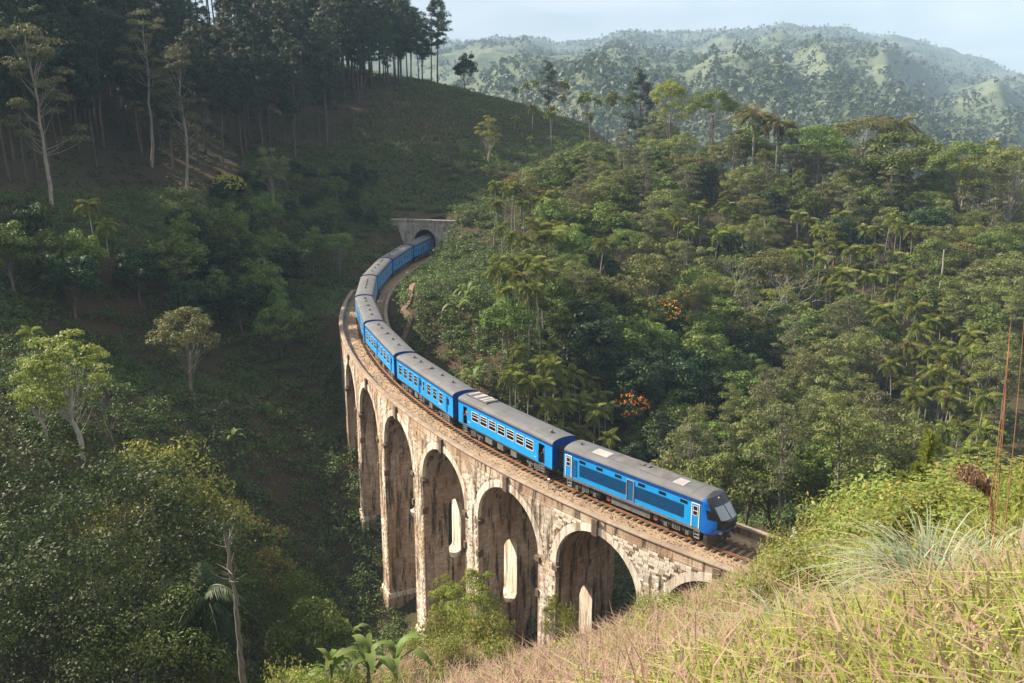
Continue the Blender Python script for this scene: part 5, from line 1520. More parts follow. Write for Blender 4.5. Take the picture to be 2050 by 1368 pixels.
# ------------------------------------------------------------------ forest fill
def inside(px, py, poly):
    r = False; n = len(poly)
    for i in range(n):
        (x0, y0), (x1, y1) = poly[i], poly[(i + 1) % n]
        if (y0 > py) != (y1 > py) and px < (x1 - x0) * (py - y0) / (y1 - y0) + x0: r = not r
    return r
LOOK = dict(dark='dense dark-green', mid='leafy mid-green', olive='airy olive-green', light='bright yellow-green', umb='flat-topped', red='red-tipped', euc='tall clump-crowned', areca='areca', pine='pine')
def look(key, h):
    k = key.rstrip('0123456789'); w = LOOK.get(k, 'leafy')
    if k == 'areca': return ('short ' if h < 7 else 'tall ' if h > 9.2 else '') + 'areca palm'
    return w + ' tree'
def spot(px, py, xs, ys):
    u = (px - min(xs)) / max(max(xs) - min(xs), 1); v = (py - min(ys)) / max(max(ys) - min(ys), 1)
    r = 'upper' if v < 0.34 else 'lower' if v > 0.67 else 'middle'
    return r + (' left' if u < 0.34 else ' right' if u > 0.67 else ' centre')
def crowded(x, y, d):
    return any((x - a) ** 2 + (y - b) ** 2 < d * d for a, b, _, _ in TREES)
def near_line(x, y, d=7.5):
    s, o = track_so([x], [y]); return -14 < s[0] < 175 and abs(o[0]) < d
GROVES = []
def fill(poly, step, kinds, label, group, y0, y1, seed, sep=3.2, wide=1.0, jit=0.5, lean=0.03):
    rg = random.Random(seed); xs = [p[0] for p in poly]; ys = [p[1] for p in poly]; n = 0
    py = min(ys)
    while py < max(ys):
        px = min(xs)
        while px < max(xs):
            qx, qy = px + rg.uniform(-jit, jit) * step, py + rg.uniform(-jit, jit) * step
            px += step
            if not inside(qx, qy, poly): continue
            if kinds is not AR and kinds is not ARS and any(inside(qx, qy + 12, g) for g in GROVES) and rg.random() < 0.72: continue
            key, lo, hi = rg.choice(kinds); h = rg.uniform(lo, hi)
            q = find_top(qx, qy, h, y0, y1)
            if q is None or crowded(q[0], q[1], sep if 'areca' not in key else 1.6) or near_line(*q): continue
            plant(key, q[0], q[1], h, look(key, h) + ' in the ' + spot(qx, qy, xs, ys) + ' of ' + label, group, wide=wide * rg.uniform(0.9, 1.15), lean=lean); n += 1
        py += step * 0.8
    if kinds is AR or kinds is ARS: GROVES.append(poly)
    print('fill', label[:40], n)
AR = [('areca%d' % i, 7.5, 12) for i in range(5)]
ARS = [('areca%d' % i, 5.5, 9) for i in range(5)]
# palm groves first, then the wood around them
fill([(985, 340), (1130, 380), (1120, 480), (990, 490)], 30, AR, 'the palm grove right of the tunnel', 'palms right of the tunnel bank', 120, 300, 1)
fill([(985, 500), (1110, 505), (1120, 590), (1000, 590)], 26, AR, 'the mid-valley palm grove', 'palms of the mid-valley grove', 110, 260, 2)
fill([(1030, 690), (1200, 720), (1240, 880), (1130, 860), (1010, 760)], 34, ARS, 'the palms behind the first coach', 'palms behind the leading coach', 100, 200, 3)
fill([(1340, 370), (1490, 370), (1490, 470), (1350, 470)], 34, AR, 'the palms above the orange blossom', 'palms above the orange blossom', 130, 300, 4)
fill([(1560, 420), (1830, 380), (1840, 600), (1600, 620)], 34, AR, 'the upper right-hand palm grove', 'palms of the upper right grove', 110, 300, 5)
fill([(1760, 620), (1960, 630), (1970, 800), (1850, 820), (1780, 760)], 32, AR, 'the lower right-hand palm grove', 'palms of the lower right grove', 85, 220, 6)
fill([(1830, 800), (1980, 800), (1980, 930), (1900, 930)], 36, ARS, 'the palms behind the right thicket', 'palms behind the right bushes', 75, 160, 7)
MIXR = [('mid1', 9, 13), ('mid2', 9, 14), ('mid3', 8, 11), ('olive1', 10, 15), ('olive2', 10, 14), ('dark1', 9, 12), ('euc3', 12, 17), ('light2', 9, 12), ('red1', 8, 11), ('umb2', 10, 13)]
MIXO = [('olive1', 10, 15), ('olive2', 10, 15), ('euc3', 12, 17), ('euc4', 12, 16), ('mid2', 9, 13), ('mid1', 9, 12)]
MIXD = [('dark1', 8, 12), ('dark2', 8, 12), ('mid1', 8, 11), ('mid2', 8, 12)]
fill([(1000, 340), (1100, 300), (1260, 250), (1330, 200), (1480, 235), (1620, 262), (1660, 380), (1340, 390), (1100, 400)], 29, MIXR, 'the wood below the ridge', 'trees below the right ridge', 120, 320, 11, 3.2, 1.15)
fill([(1620, 262), (1860, 290), (2050, 310), (2050, 470), (1860, 520), (1660, 430)], 32, MIXR, 'the wood under the right skyline', 'trees under the right skyline', 110, 320, 12, 3.2, 1.15)
fill([(1000, 400), (1350, 400), (1640, 430), (1600, 640), (1330, 560), (1120, 560)], 32, MIXR, 'the sunlit mid-valley wood', 'trees of the mid valley wood', 110, 280, 13, 3.0, 1.15)
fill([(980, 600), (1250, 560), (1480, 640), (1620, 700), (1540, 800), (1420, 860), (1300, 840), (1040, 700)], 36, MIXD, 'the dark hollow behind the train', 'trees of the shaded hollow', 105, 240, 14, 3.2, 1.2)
fill([(1580, 560), (1850, 560), (2050, 460), (2050, 760), (1960, 780), (1800, 700), (1620, 720)], 32, MIXO, 'the valley wood by the right edge', 'olive trees of the right valley', 85, 260, 15, 3.0, 1.1)
fill([(1350, 790), (1520, 740), (1700, 730), (1800, 790), (1850, 880), (1760, 960), (1620, 1000), (1540, 1010), (1460, 940), (1350, 890)], 31, MIXO + [('mid3', 8, 11), ('light2', 9, 11), ('euc4', 12, 17)], 'the wood past the train nose', 'trees right of the train nose', 78, 200, 16, 2.8, 1.05)
fill([(1100, 850), (1220, 880), (1330, 880), (1300, 900)], 32, MIXD, 'the dark gap behind the power car', 'trees close behind the train', 95, 200, 17, 3.4)
# shaded hillside at left
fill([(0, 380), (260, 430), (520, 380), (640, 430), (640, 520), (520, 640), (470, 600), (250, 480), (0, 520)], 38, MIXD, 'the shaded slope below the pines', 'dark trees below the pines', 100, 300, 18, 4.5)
fill([(430, 340), (640, 305), (770, 330), (770, 425), (640, 440), (480, 410)], 34, [('dark1', 3.5, 6.5), ('dark2', 3.5, 6), ('mid2', 4, 7)], 'the shaded bank left of the tunnel', 'small trees above the tunnel bank', 150, 300, 19, 3.0, 1.2)
# pine wood on the left hill, set out over the ground
def pine_label(k, px, y):
    c = ['at the far left', 'left of the tallest eucalyptus', 'behind the eucalypts', 'right of the eucalypts', 'above the yellow-flowered tree', 'mid hill', 'above the brown litter', 'near the open crest', 'at the crest end'][int(np.clip((px + 120) / 115, 0, 8))]
    return ('dark pine', 'broad-crowned dark pine', 'long-stemmed dark pine')[k - 1] + ', ' + ('front row' if y < 215 else 'middle rows' if y < 275 else 'back rows') + ' of the hill wood, ' + c
def pines():
    rg = random.Random(20); n = 0; tries = 0
    while n < 235 and tries < 9000:
        tries += 1
        y = 165 + 185 * rg.uniform(0, 1) ** 1.5; x = rg.uniform(-0.62 * y, -0.065 * y)
        z = float(ground(np.array([x]), np.array([y]))[0])
        px, py = project(x, y, z)
        if not (-120 < px < 905): continue
        lim = np.interp(px, [-150, 0, 150, 430, 560, 680, 760, 800, 905], [400, 400, 340, 345, 335, 290, 190, 172, 172])
        if py > lim or crowded(x, y, 3.8 if y < 265 else 6.0): continue
        kk = rg.randint(1, 3)
        plant('pine%d' % kk, x, y, rg.uniform(23, 31), pine_label(kk, px, y), 'pines of the left hill wood', wide=rg.uniform(0.9, 1.2), lean=0.04); n += 1
    print('pines', n)
    for _ in range(2500):                                  # close-set trees where the wood meets the open crest
        y = rg.uniform(285, 345); x = rg.uniform(-0.26 * y, -0.065 * y)
        px, py = project(x, y, float(ground(np.array([x]), np.array([y]))[0]))
        if n >= 285 or not (560 < px < 905) or py > np.interp(px, [560, 680, 760, 800, 905], [300, 250, 178, 172, 172]) or crowded(x, y, 3.3): continue
        kk = rg.randint(1, 3)
        plant('pine%d' % kk, x, y, rg.uniform(20, 29), pine_label(kk, px, y), 'pines of the left hill wood', wide=rg.uniform(1.0, 1.35), lean=0.04); n += 1
    for _ in range(400):                                   # extra pines added upslope to keep sun patches off the forest floor
        x, y = rg.uniform(-150, -98), rg.uniform(232, 278)
        if n >= 303 or crowded(x, y, 2.7): continue
        px, py = project(x, y, float(ground(np.array([x]), np.array([y]))[0])); kk = rg.randint(1, 2)
        plant('pine%d' % kk, x, y, rg.uniform(25, 31), pine_label(kk, px, y), 'pines of the left hill wood', wide=1.25, lean=0.04); n += 1
    print('pines', n)
pines()
T_base(523, 240, -60, 'pine1', 'tall pine with a long bare pale trunk at the front edge of the wood')
T_base(690, 200, -40, 'pine3', 'straight bare-stemmed pine at the wood edge above the brown litter')
T_base(777, 222, 35, 'pine3', 'thin half-dead pine standing apart on the grass slope', wide=0.7)
T_at(930, 100, 325, 'dark2', 'rounded tree at the right end of the pine wood against the mountain', wide=0.8)

# ------------------------------------------------------------------ bananas
def banana(px, py, h, label, y0=20, y1=260, n=8, q=None):
    q = q or find_top(px, py, h, y0, y1)
    if q is None: return
    k = h / 3.6
    r = empty('banana_plant', (q[0], q[1], float(ground(np.array([q[0]]), np.array([q[1]]))[0])), (0, 0, rt.uniform(0, 6))); r.scale = (k, k, k)
    tag(r, label, 'banana plant')
    obj('stem', BANSTEM, r)
    for i in range(n):
        obj('leaf', rt.choice(BANLEAF), r, (0, 0, 1.75), (0, -rt.uniform(0.0, 0.85), i * 2.4 + rt.uniform(-0.3, 0.3)))
for a in [(935, 565, 4.2, 'higher of two banana plants on the slope right of the footpath'), (918, 595, 4.4, 'lower of two banana plants on the slope right of the footpath'),
          (945, 735, 4.2, 'banana plant rising just behind the third coach roof'), (965, 640, 3.6, 'banana plant below the mid-valley palms'), (1018, 635, 3.8, 'banana plant among thin palm trunks, middle'),
          (1180, 655, 3.8, 'banana plant under the leafless fan-shaped tree'), (1125, 505, 4.0, 'banana plant left of the leafless fan-shaped tree'), (1462, 735, 4.6, 'left banana plant of the dark hollow'), (1530, 700, 4.8, 'right banana plant of the dark hollow'),
          (465, 855, 3.4, 'lone banana plant in the shrubs of the shaded valley side'), (515, 545, 3.6, 'banana plant at the right foot of the dark tree clump'),
          (575, 1265, 3.6, 'banana plant low at the valley bottom, far left of the piers'), (700, 1245, 4.0, 'tallest banana plant in front of the piers'), (735, 1285, 3.6, 'bright banana plant at the front of the clump below the piers'),
          (790, 1275, 3.4, 'banana plant right of the clump below the piers'), (660, 1300, 3.0, 'small banana plant left of the clump below the piers')]:
    banana(*a, y0=44 if a[1] > 1200 else (95 if a[0] > 700 else 80))

# ------------------------------------------------------------------ dead trunks
def snag(px, pyb, pyt, y, r0, label, bark='bark_grey', spikes=6, seed=1):
    y = y or find_top(px, pyb, 0.3, 60, 400)[1]
    rg = np.random.RandomState(seed); p = at_y(px, pyb, y); t = at_y(px, pyt, y); z = float(ground(np.array([p[0]]), np.array([y]))[0])
    H = t[2] - z; nb = NB(); k = 22; zz = np.linspace(-0.3, H, k); wob = np.cumsum(rg.normal(size=(k, 2)) * 0.07, 0)
    nb.tube(np.c_[wob, zz], np.linspace(r0, r0 * 0.45, k) * rg.uniform(0.72, 1.28, k), 9)
    for i in range(spikes):
        h = H * rg.uniform(0.78, 1.0); a = rg.uniform(0, 6.28); L = rg.uniform(0.5, 1.4)
        limb(nb, (wob[-1][0], wob[-1][1], h), (wob[-1][0] + L * math.cos(a), wob[-1][1] + L * math.sin(a), h + rg.uniform(0.2, 1.0)), 0.05, 0.012, rg, 0.1, 4, 5)
    o = obj('dead_trunk', nb.mesh('dead_trunk', [M[bark]], True), None, (p[0], y, z)); tag(o, label, 'dead tree')
snag(486, 1368, 1060, 58, 0.26, 'weathered grey dead trunk with broken twigs at its top, lower left', 'bark_grey', 16, 3)
snag(1521, 560, 440, None, 0.22, 'bleached broken dead trunk in the right-hand valley', 'bark_white', 5, 4)
snag(1874, 660, 500, None, 0.24, 'smooth white bare trunk below the dark crown at right', 'bark_white', 1, 5)
snag(1640, 430, 350, None, 0.15, 'thin pale leaning pole-like dead stem on the right slope', 'bark_pale', 3, 6)

# ------------------------------------------------------------------ undergrowth, tea, grass: things nobody could count
def scatter_bushes(name, pts, sizes, mat, rg, per=70, leaf=0.34, asp=0.5, h=0.85, kind='stuff'):
    """low bushes; each a dome of leaves on the ground"""
    x, y = pts[:, 0], pts[:, 1]; z = ground(x, y)
    n = len(x); D = sphere_dirs(n * per, rg, -0.05).reshape(n, per, 3)
    sub = sphere_dirs(n * 4, rg, 0.1).reshape(n, 4, 3) * 0.55
    pick = rg.randint(0, 4, (n, per)); C = np.take_along_axis(sub, pick[..., None].repeat(3, -1), 1)
    P = (C + D * (rg.uniform(0.4, 1, (n, per, 1)) ** 0.5) * 0.6) * sizes[:, None, None] * np.array([1, 1, h]) + np.stack([x, y, z + 0.05], -1)[:, None]
    N = D + rg.normal(size=D.shape) * 0.5 + np.array([0, 0, 0.4])
    V, F = leaf_quads(P.reshape(-1, 3), N.reshape(-1, 3), leaf, asp, rg)
    return tag(obj(name, mk(name, V, F, [M[mat]])), kind=kind)
rg = np.random.RandomState(77)
def sample(n, xr, yr, cond):
    out = []
    while sum(map(len, out)) < n:
        x = rg.uniform(*xr, 4000); y = rg.uniform(*yr, 4000)
        out.append(np.c_[x, y][cond(x, y)])
    return np.concatenate(out)[:n]
def clear_of_line(x, y, far=4.6):
    s, o = track_so(x, y); return ~((s > 92) & (s < S_PORTAL + 7.5) & (np.abs(o) < far + 1.0)) & ~((s > -12) & (s <= 92) & (np.abs(o) < 5.2) & (ground(x, y) > -7))
def view_px(x, y, dz=0.8):
    return project(x, y, ground(x, y) + dz)
def left_side(x, y):
    px, py = view_px(x, y); return clear_of_line(x, y) & (px > -60) & (px < 800) & (py > 380) & (py < 1400) & (y > 44)
p = sample(4600, (-95, -8), (46, 215), left_side)
scatter_bushes('undergrowth', p, rg.uniform(0.9, 2.3, len(p)), 'leaf_shrub', rg, 75, 0.34)
def right_side(x, y):
    px, py = view_px(x, y); s, o = track_so(x, y)
    return clear_of_line(x, y) & (px > 770) & (px < 2150) & (o < 0) & (y > 76)
p = sample(4200, (-20, 150), (76, 300), right_side)
scatter_bushes('undergrowth', p, rg.uniform(0.9, 2.6, len(p)), 'leaf_shrub', rg, 62, 0.42)
def inner_bank(x, y):
    px, py = view_px(x, y); s, o = track_so(x, y)
    return clear_of_line(x, y) & (o < -5) & (px > 780) & (px < 1130) & (py > 470) & (py < 900)
p = sample(1500, (-20, 25), (98, 205), inner_bank); q_ = np.array([not inside(a, b, [(828, 560), (845, 555), (835, 620), (835, 645), (825, 690), (800, 690), (795, 620), (810, 600)]) for a, b in zip(*view_px(p[:, 0], p[:, 1], 0.2))])
p = p[q_]; scatter_bushes('bank_shrubs', p, rg.uniform(0.6, 1.6, len(p)), 'leaf_shrub', rg, 60, 0.30)
# slope above the tunnel: shrubs low down, tall grass higher up
def slope_low(x, y):
    px, py = view_px(x, y); return clear_of_line(x, y) & (px > 480) & (px < 1000) & (py > 285) & (py < 470) & (y > 160)
p = sample(1300, (-85, 10), (165, 275), slope_low)
scatter_bushes('hillside_shrubs', p, rg.uniform(0.8, 2.0, len(p)), 'leaf_shrub', rg, 70, 0.40)
TEA = [(900, 190), (945, 182), (1060, 210), (1180, 245), (1180, 310), (1120, 345), (930, 330), (905, 270)]
def tuft_grass(name, pts, blades, length, mat, width=0.03, spread=0.35, up=1.0, zoff=0.0, hang=0.35):
    """curved grass blades, two faces long"""
    n = len(pts); z = ground(pts[:, 0], pts[:, 1]) + zoff
    B = np.repeat(np.stack([pts[:, 0], pts[:, 1], z], -1), blades, 0); m = len(B)
    L = np.repeat(np.broadcast_to(length, (n,)), blades) * rg.uniform(0.55, 1.15, m)
    wd = np.repeat(np.broadcast_to(width, (n,)), blades) * rg.uniform(0.7, 1.3, m)
    a = rg.uniform(0, 6.28, m); D = np.stack([np.cos(a), np.sin(a), np.zeros(m)], -1)
    lean = rg.uniform(0.05, 1.0, m)[:, None] * spread
    B = B + D * (L * 0.08 * rg.uniform(0, 2, m))[:, None]
    Ls = L[:, None]
    m1 = B + (D * lean * 0.55 + np.array([0, 0, up * 0.55])) * Ls
    t1 = B + (D * lean * 1.55 + np.array([0, 0, up * (1.0 - hang * 0.5)])) * Ls - np.array([0, 0, 1.0]) * (lean * hang) * Ls
    S = np.stack([-np.sin(a), np.cos(a), np.zeros(m)], -1) * wd[:, None]
    V = np.stack([B - S * 0.5, B + S * 0.5, m1 + S * 0.42, m1 - S * 0.42, t1], 1).reshape(-1, 3)
    i = np.arange(m)[:, None] * 5
    q = i + np.array([[0, 1, 2, 3]]); t = i + np.array([[3, 2, 4]])
    return obj(name, mk(name, V, [q, t], [M[mat]]))
def slope_high(x, y):
    px, py = view_px(x, y, 0.3); ok = clear_of_line(x, y) & (px > 640) & (px < 935) & (py > 150) & (py < 420) & (y > 215)
    return ok & (px > np.interp(py, [150, 220, 300, 420], [820, 740, 640, 640]))
p = sample(2600, (-75, 5), (215, 345), slope_high)
tag(tuft_grass('hill_grass', p, 9, 1.5, 'grass_slope', 0.16, 0.55), kind='stuff')
def tea_area(x, y):
    px, py = view_px(x, y, 0.6); return np.array([inside(a, b, TEA) for a, b in zip(px, py)])
pts = []
for r_ in np.arange(232, 340, 2.1):                        # rows run along the contour
    xs = np.arange(-34, 42, 0.95); ys_ = r_ + 2.0 * np.sin(xs / 14.0) - 0.10 * xs
    pts.append(np.c_[xs + rg.normal(size=len(xs)) * 0.12, ys_ + rg.normal(size=len(xs)) * 0.10])
pts = np.concatenate(pts); pts = pts[tea_area(pts[:, 0], pts[:, 1])]
print('tea', len(pts))
scatter_bushes('tea_bushes', pts, rg.uniform(0.7, 0.9, len(pts)), 'leaf_tea', rg, 34, 0.34, 0.55, 0.9)
def crest(x, y):
    px, py = view_px(x, y); return (px > 640) & (px < 945) & (py > 120) & (py < 200) & (y > 285) & (y < 350)
p = sample(260, (-80, -5), (285, 350), crest)
scatter_bushes('crest_shrubs', p, rg.uniform(0.8, 2.2, len(p)), 'leaf_shrub', rg, 70, 0.40)
# leaf litter shrubs inside the pine wood
def wood_floor(x, y):
    px, py = view_px(x, y); return (px > -80) & (px < 760) & (py > 130) & (py < 400) & (y > 150)
p = sample(1300, (-150, -20), (150, 330), wood_floor)
scatter_bushes('forest_floor_plants', p, rg.uniform(0.5, 1.4, len(p)), 'leaf_shrub', rg, 40, 0.4)

# footpath on the inner bank
def ribbon(name, pix, hw, mat):
    P = np.array([find_top(px, py, 0.0, 60, 300) for px, py in pix]); k = 40; t = np.linspace(0, len(P) - 1, k)
    c = np.stack([np.interp(t, np.arange(len(P)), P[:, i]) for i in (0, 1)], -1); d = unit(np.gradient(c, axis=0)); nrm = np.stack([-d[:, 1], d[:, 0]], -1)
    V = []
    for j in range(k):
        w = hw * (0.8 + 0.4 * rg.rand())
        for s in (-1, -0.33, 0.33, 1):
            q = c[j] + nrm[j] * s * w; V.append((q[0], q[1], float(ground(np.array([q[0]]), np.array([q[1]]))[0]) + 0.06 - 0.06 * (abs(s) == 1)))
    F = [(j * 4 + i, j * 4 + i + 1, (j + 1) * 4 + i + 1, (j + 1) * 4 + i) for j in range(k - 1) for i in range(3)]
    return tag(obj(name, mk(name, np.array(V), np.array(F), [mat], smooth=True)), kind='structure')
dirt = surf('dirt_path', (0.20, 0.135, 0.085), (0.13, 0.09, 0.06), 1.5, 0.95, bmp=0.4)
ribbon('footpath', [(838, 560), (822, 585), (818, 608), (806, 622), (822, 640), (812, 665), (806, 690)], 0.45, dirt)
# raw earth banks beside the tunnel mouth

# ------------------------------------------------------------------ foreground hillside
def fg(x, y):
    z = ground(x, y); px, py = project(x, np.maximum(y, 1.0), z + 0.4)
    s, o = track_so(x, y)
    edge = np.interp(px, [380, 560, 1060, 1300, 1480, 1560, 1800, 2200, 3300], [1500, 1330, 1240, 1150, 1095, 1060, 960, 860, 600])
    return (y > 1.2) & (px > 350) & (px < 3300) & (py > edge) & ~((s > -13) & (np.abs(o) < 4.6))
def fg_sample(n, power=1.0, ymax=66):
    """denser close by, where single blades can be told apart"""
    out = []; k = 0
    while k < n:
        y = 1.2 + (ymax - 1.2) * rg.uniform(0, 1, 6000) ** (1.0 + power); x = rg.uniform(-0.62, 1.15, 6000) * (y + 4)
        q = np.c_[x, y][fg(x, y)]; out.append(q); k += len(q)
    return np.concatenate(out)[:n]
def size_by(p, near, far): return near + (far - near) * np.clip(np.hypot(p[:, 0], p[:, 1]) / 45, 0, 1)
dryness = lambda p: np.clip((0.27 - p[:, 0] / (p[:, 1] + 2)) * 3.2, -0.7, 0.6)
p = fg_sample(15500, 0.7); m = vnoise(p[:, 0], p[:, 1], 5, 21) > -0.15 - dryness(p)
p = p[m]; tag(tuft_grass('dry_grass', p, 7, size_by(p, 0.42, 1.05) * (0.75 + 0.5 * rg.rand(len(p))), 'grass_dry', size_by(p, 0.011, 0.035), 0.75), kind='stuff')
p = fg_sample(14500, 1.0); m = vnoise(p[:, 0], p[:, 1], 5, 22) > -0.15 + dryness(p)
p = p[m]; tag(tuft_grass('green_grass', p, 7, size_by(p, 0.40, 0.75), 'grass_green', size_by(p, 0.014, 0.045), 0.8), kind='stuff')
p = fg_sample(4200, 0.3); m = vnoise(p[:, 0], p[:, 1], 7, 23) > 0.1 - dryness(p)
p = p[m]; tag(tuft_grass('seed_head_grass', p, 5, size_by(p, 0.7, 1.5), 'grass_seed', size_by(p, 0.008, 0.026), 0.55), kind='stuff')
# low leafy weeds between the grass
p = fg_sample(3200, 0.5); m = vnoise(p[:, 0], p[:, 1], 6, 24) > -0.1; p = p[m]
k_ = np.hypot(p[:, 0], p[:, 1]) < 20
for q_, a_, b_, l_ in ((p[k_], 0.16, 0.5, 0.055), (p[~k_], 0.25, 0.75, 0.11)): scatter_bushes('leafy_weeds', q_, size_by(q_, a_, b_), 'leaf_bush', rg, 48, l_, 0.5, 1.1)
# bushes
BUSH = []
for i in range(4):
    st, lv = bush_leaves(200 + i, 1.0, 24, 95, (0.075, 0.09, 0.07, 0.085)[i], 'leaf_bush', (0.5, 0.55, 0.45, 0.5)[i], 1.1)
    BUSH.append((st.mesh('stems', [M['bark']]), lv.mesh('foliage', [M['leaf_bush']])))
fl = NB(); D = sphere_dirs(30, rg, 0.3); PP = np.repeat(D * np.array([1, 1, 1.1]), 5, 0) + rg.normal(size=(150, 3)) * 0.035
fl.add(*leaf_quads(PP, np.repeat(D, 5, 0), 0.055, 0.8, rg)); FLW = fl.mesh('blossom', [M['flower_white']])
def bush(px, py, y, r, label, i=None, group=None, white=False, tall=1.0):
    p_ = at_y(px, py, y); z = float(ground(np.array([p_[0]]), np.array([y]))[0])
    e = empty('leafy_bush', (p_[0], y, z), (0, 0, rt.uniform(0, 6))); h = max(p_[2] - z, 0.5)
    e.scale = (r, r, max(h / 1.15, 0.4)); tag(e, label, 'bush', group)
    st, lv = BUSH[rt.randrange(4) if i is None else i]
    obj('stems', st, e); obj('foliage', lv, e)
    if white: obj('blossom', FLW, e)
for k, (px, py, y, r) in enumerate([(1590, 1055, 46, 1.6), (1640, 1068, 40, 1.3), (1560, 1075, 52, 1.5), (1690, 1030, 40, 1.7), (1730, 985, 36, 1.8), (1770, 950, 33, 1.9), (1810, 985, 30, 1.6), (1720, 1040, 30, 1.4), (1660, 1105, 28, 1.1),
                                    (1600, 1130, 30, 1.1), (1790, 1045, 24, 1.2), (1850, 1000, 26, 1.5), (1965, 975, 24, 1.5), (2030, 1000, 20, 1.4), (1900, 1050, 20, 1.0), (1980, 1060, 17, 1.0), (1560, 1160, 30, 1.0)]):
    bush(px, py - 26, y, r * 1.45, ('big' if r > 1.45 else 'smaller') + ' yellow-green bush, ' + spot(px, py, (1560, 2030), (950, 1160)) + ' of the right-hand thicket', None, 'bushes of the right thicket')
bush(1920, 960, 27, 1.5, 'leafy bush with small white flower heads, right of the young pine', 1, white=True)
bush(1615, 1052, 43, 1.4, 'leafy bush with white flowers beside the end of the parapet', 2, white=True)
for k, (px, py, y, r) in enumerate([(870, 1210, 56, 2.2), (930, 1180, 55, 2.0), (980, 1215, 52, 2.0), (840, 1265, 52, 1.8), (1000, 1265, 47, 1.5), (900, 1265, 48, 1.7)]):
    bush(px, py, y, r, 'bright green bush, ' + spot(px, py, (840, 1000), (1180, 1265)) + ' of the clump before the tall piers', None, 'bushes before the piers')
T_at(950, 1135, 58, 'light1', 'slender bright green sapling in front of the third arch', wide=0.95)
T_at(895, 1150, 60, 'light2', 'bright green leafy sapling in front of the fourth arch', wide=0.7)
T_at(1110, 1185, 52, 'light1', 'thin leafy sapling before the pier with the round-headed opening', wide=0.6)
bush(1140, 1190, 46, 0.8, 'small upright leafy shrub at the foot of the second arch', 0)
bush(1285, 1165, 47, 0.8, 'thin leafy shrub where the nearest arch meets the slope', 3)
for k, (px, py, y, r) in enumerate([(700, 1330, 44, 1.6), (620, 1340, 42, 1.8), (780, 1340, 42, 1.4), (560, 1300, 52, 2.0), (880, 1320, 40, 1.2)]):
    bush(px, py, y, r, 'low leafy bush, ' + spot(px, py, (560, 880), (1300, 1340)) + ' of the row along the bottom edge', None, 'bushes along the bottom edge')
pp = fg_sample(110, 0.1, 60); pp = pp[(pp[:, 0] > -6) & (pp[:, 1] > 12)][:48]
for (x_, y_) in pp:
    e = empty('leafy_bush', (x_, y_, float(ground(np.array([x_]), np.array([y_]))[0])), (0, 0, rt.uniform(0, 6))); k = rt.uniform(0.5, 1.15); e.scale = (k, k, k * rt.uniform(0.8, 1.2))
    tag(e, ('tiny' if k < 0.6 else 'small' if k < 0.8 else 'knee-high') + ' yellow-green bush, ' + spot(*project(x_, y_, float(e.location.z)), (600, 2050), (1080, 1368)) + ' of the sunlit grass slope', 'bush', 'small bushes in the grass slope'); st, lv = BUSH[rt.randrange(4)]
    obj('stems', st, e); obj('foliage', lv, e)
# tussocks of blue-green grass
def arch_blades(n, L, width, k=6):
    a = rg.uniform(0, 6.28, n); l = L * rg.uniform(0.5, 1.1, n); out = rg.uniform(0.15, 1.0, n) ** 0.7; t = np.linspace(0, 1, k)
    D = np.stack([np.cos(a), np.sin(a)], -1); S = np.stack([-np.sin(a), np.cos(a)], -1)
    r_ = (l * out)[:, None] * (0.25 * t + 0.75 * t ** 2); z_ = l[:, None] * (1.15 * t - (0.25 + 0.75 * out)[:, None] * t ** 2.2)
    c = np.concatenate([D[:, None] * r_[..., None] + D[:, None] * 0.06 * L, z_[..., None]], -1)
    wv = np.concatenate([S, np.zeros((n, 1))], -1)[:, None] * (width * (1 - 0.92 * t ** 2))[None, :, None]
    V = np.stack([c - wv * 0.5, c + wv * 0.5], 2).reshape(-1, 3); i = np.arange(n * k * 2).reshape(n, k, 2)
    F = np.stack([i[:, :-1, 0], i[:, :-1, 1], i[:, 1:, 1], i[:, 1:, 0]], -1).reshape(-1, 4)
    return mk('grass_tussock', V, F, [M['grass_blue']])
def tussock(px, py, L, label, n=170, width=0.02, group=None):
    q = find_top(px, py, L * 0.45, 2.0, 66)
    if q is None: return
    e = obj('grass_tussock', arch_blades(n, L, width), None, (q[0], q[1], float(ground(np.array([q[0]]), np.array([q[1]]))[0])))
    tag(e, label, 'grass', group)
for a in [(1850, 1190, 1.5, 'large pale blue-green grass tussock in the middle of the right slope', 260), (1800, 1215, 1.2, 'pale tussock leaning left of the largest one', 160), (1905, 1160, 1.2, 'pale tussock up the slope from the largest one', 140),
          (1700, 1290, 0.9, 'small pale tussock below the largest one', 110), (1560, 1330, 0.9, 'pale tussock low in the grass near the bottom centre', 130), (1480, 1300, 0.8, 'small pale tussock left in the bottom grass', 110), (1980, 1090, 1.2, 'pale tussock under the thicket near the right edge', 120), (1630, 1345, 0.7, 'small pale tussock at the bottom edge', 90)]:
    tussock(*a)
# coarse near grass at the lower right corner
pn = np.c_[rg.uniform(0.4, 4.6, 700), rg.uniform(2.6, 7.5, 700)]
tag(tuft_grass('broad_blade_grass', pn, 6, 0.42, 'grass_green', 0.017, 1.1, 0.75, 0.0, 0.5), kind='stuff')
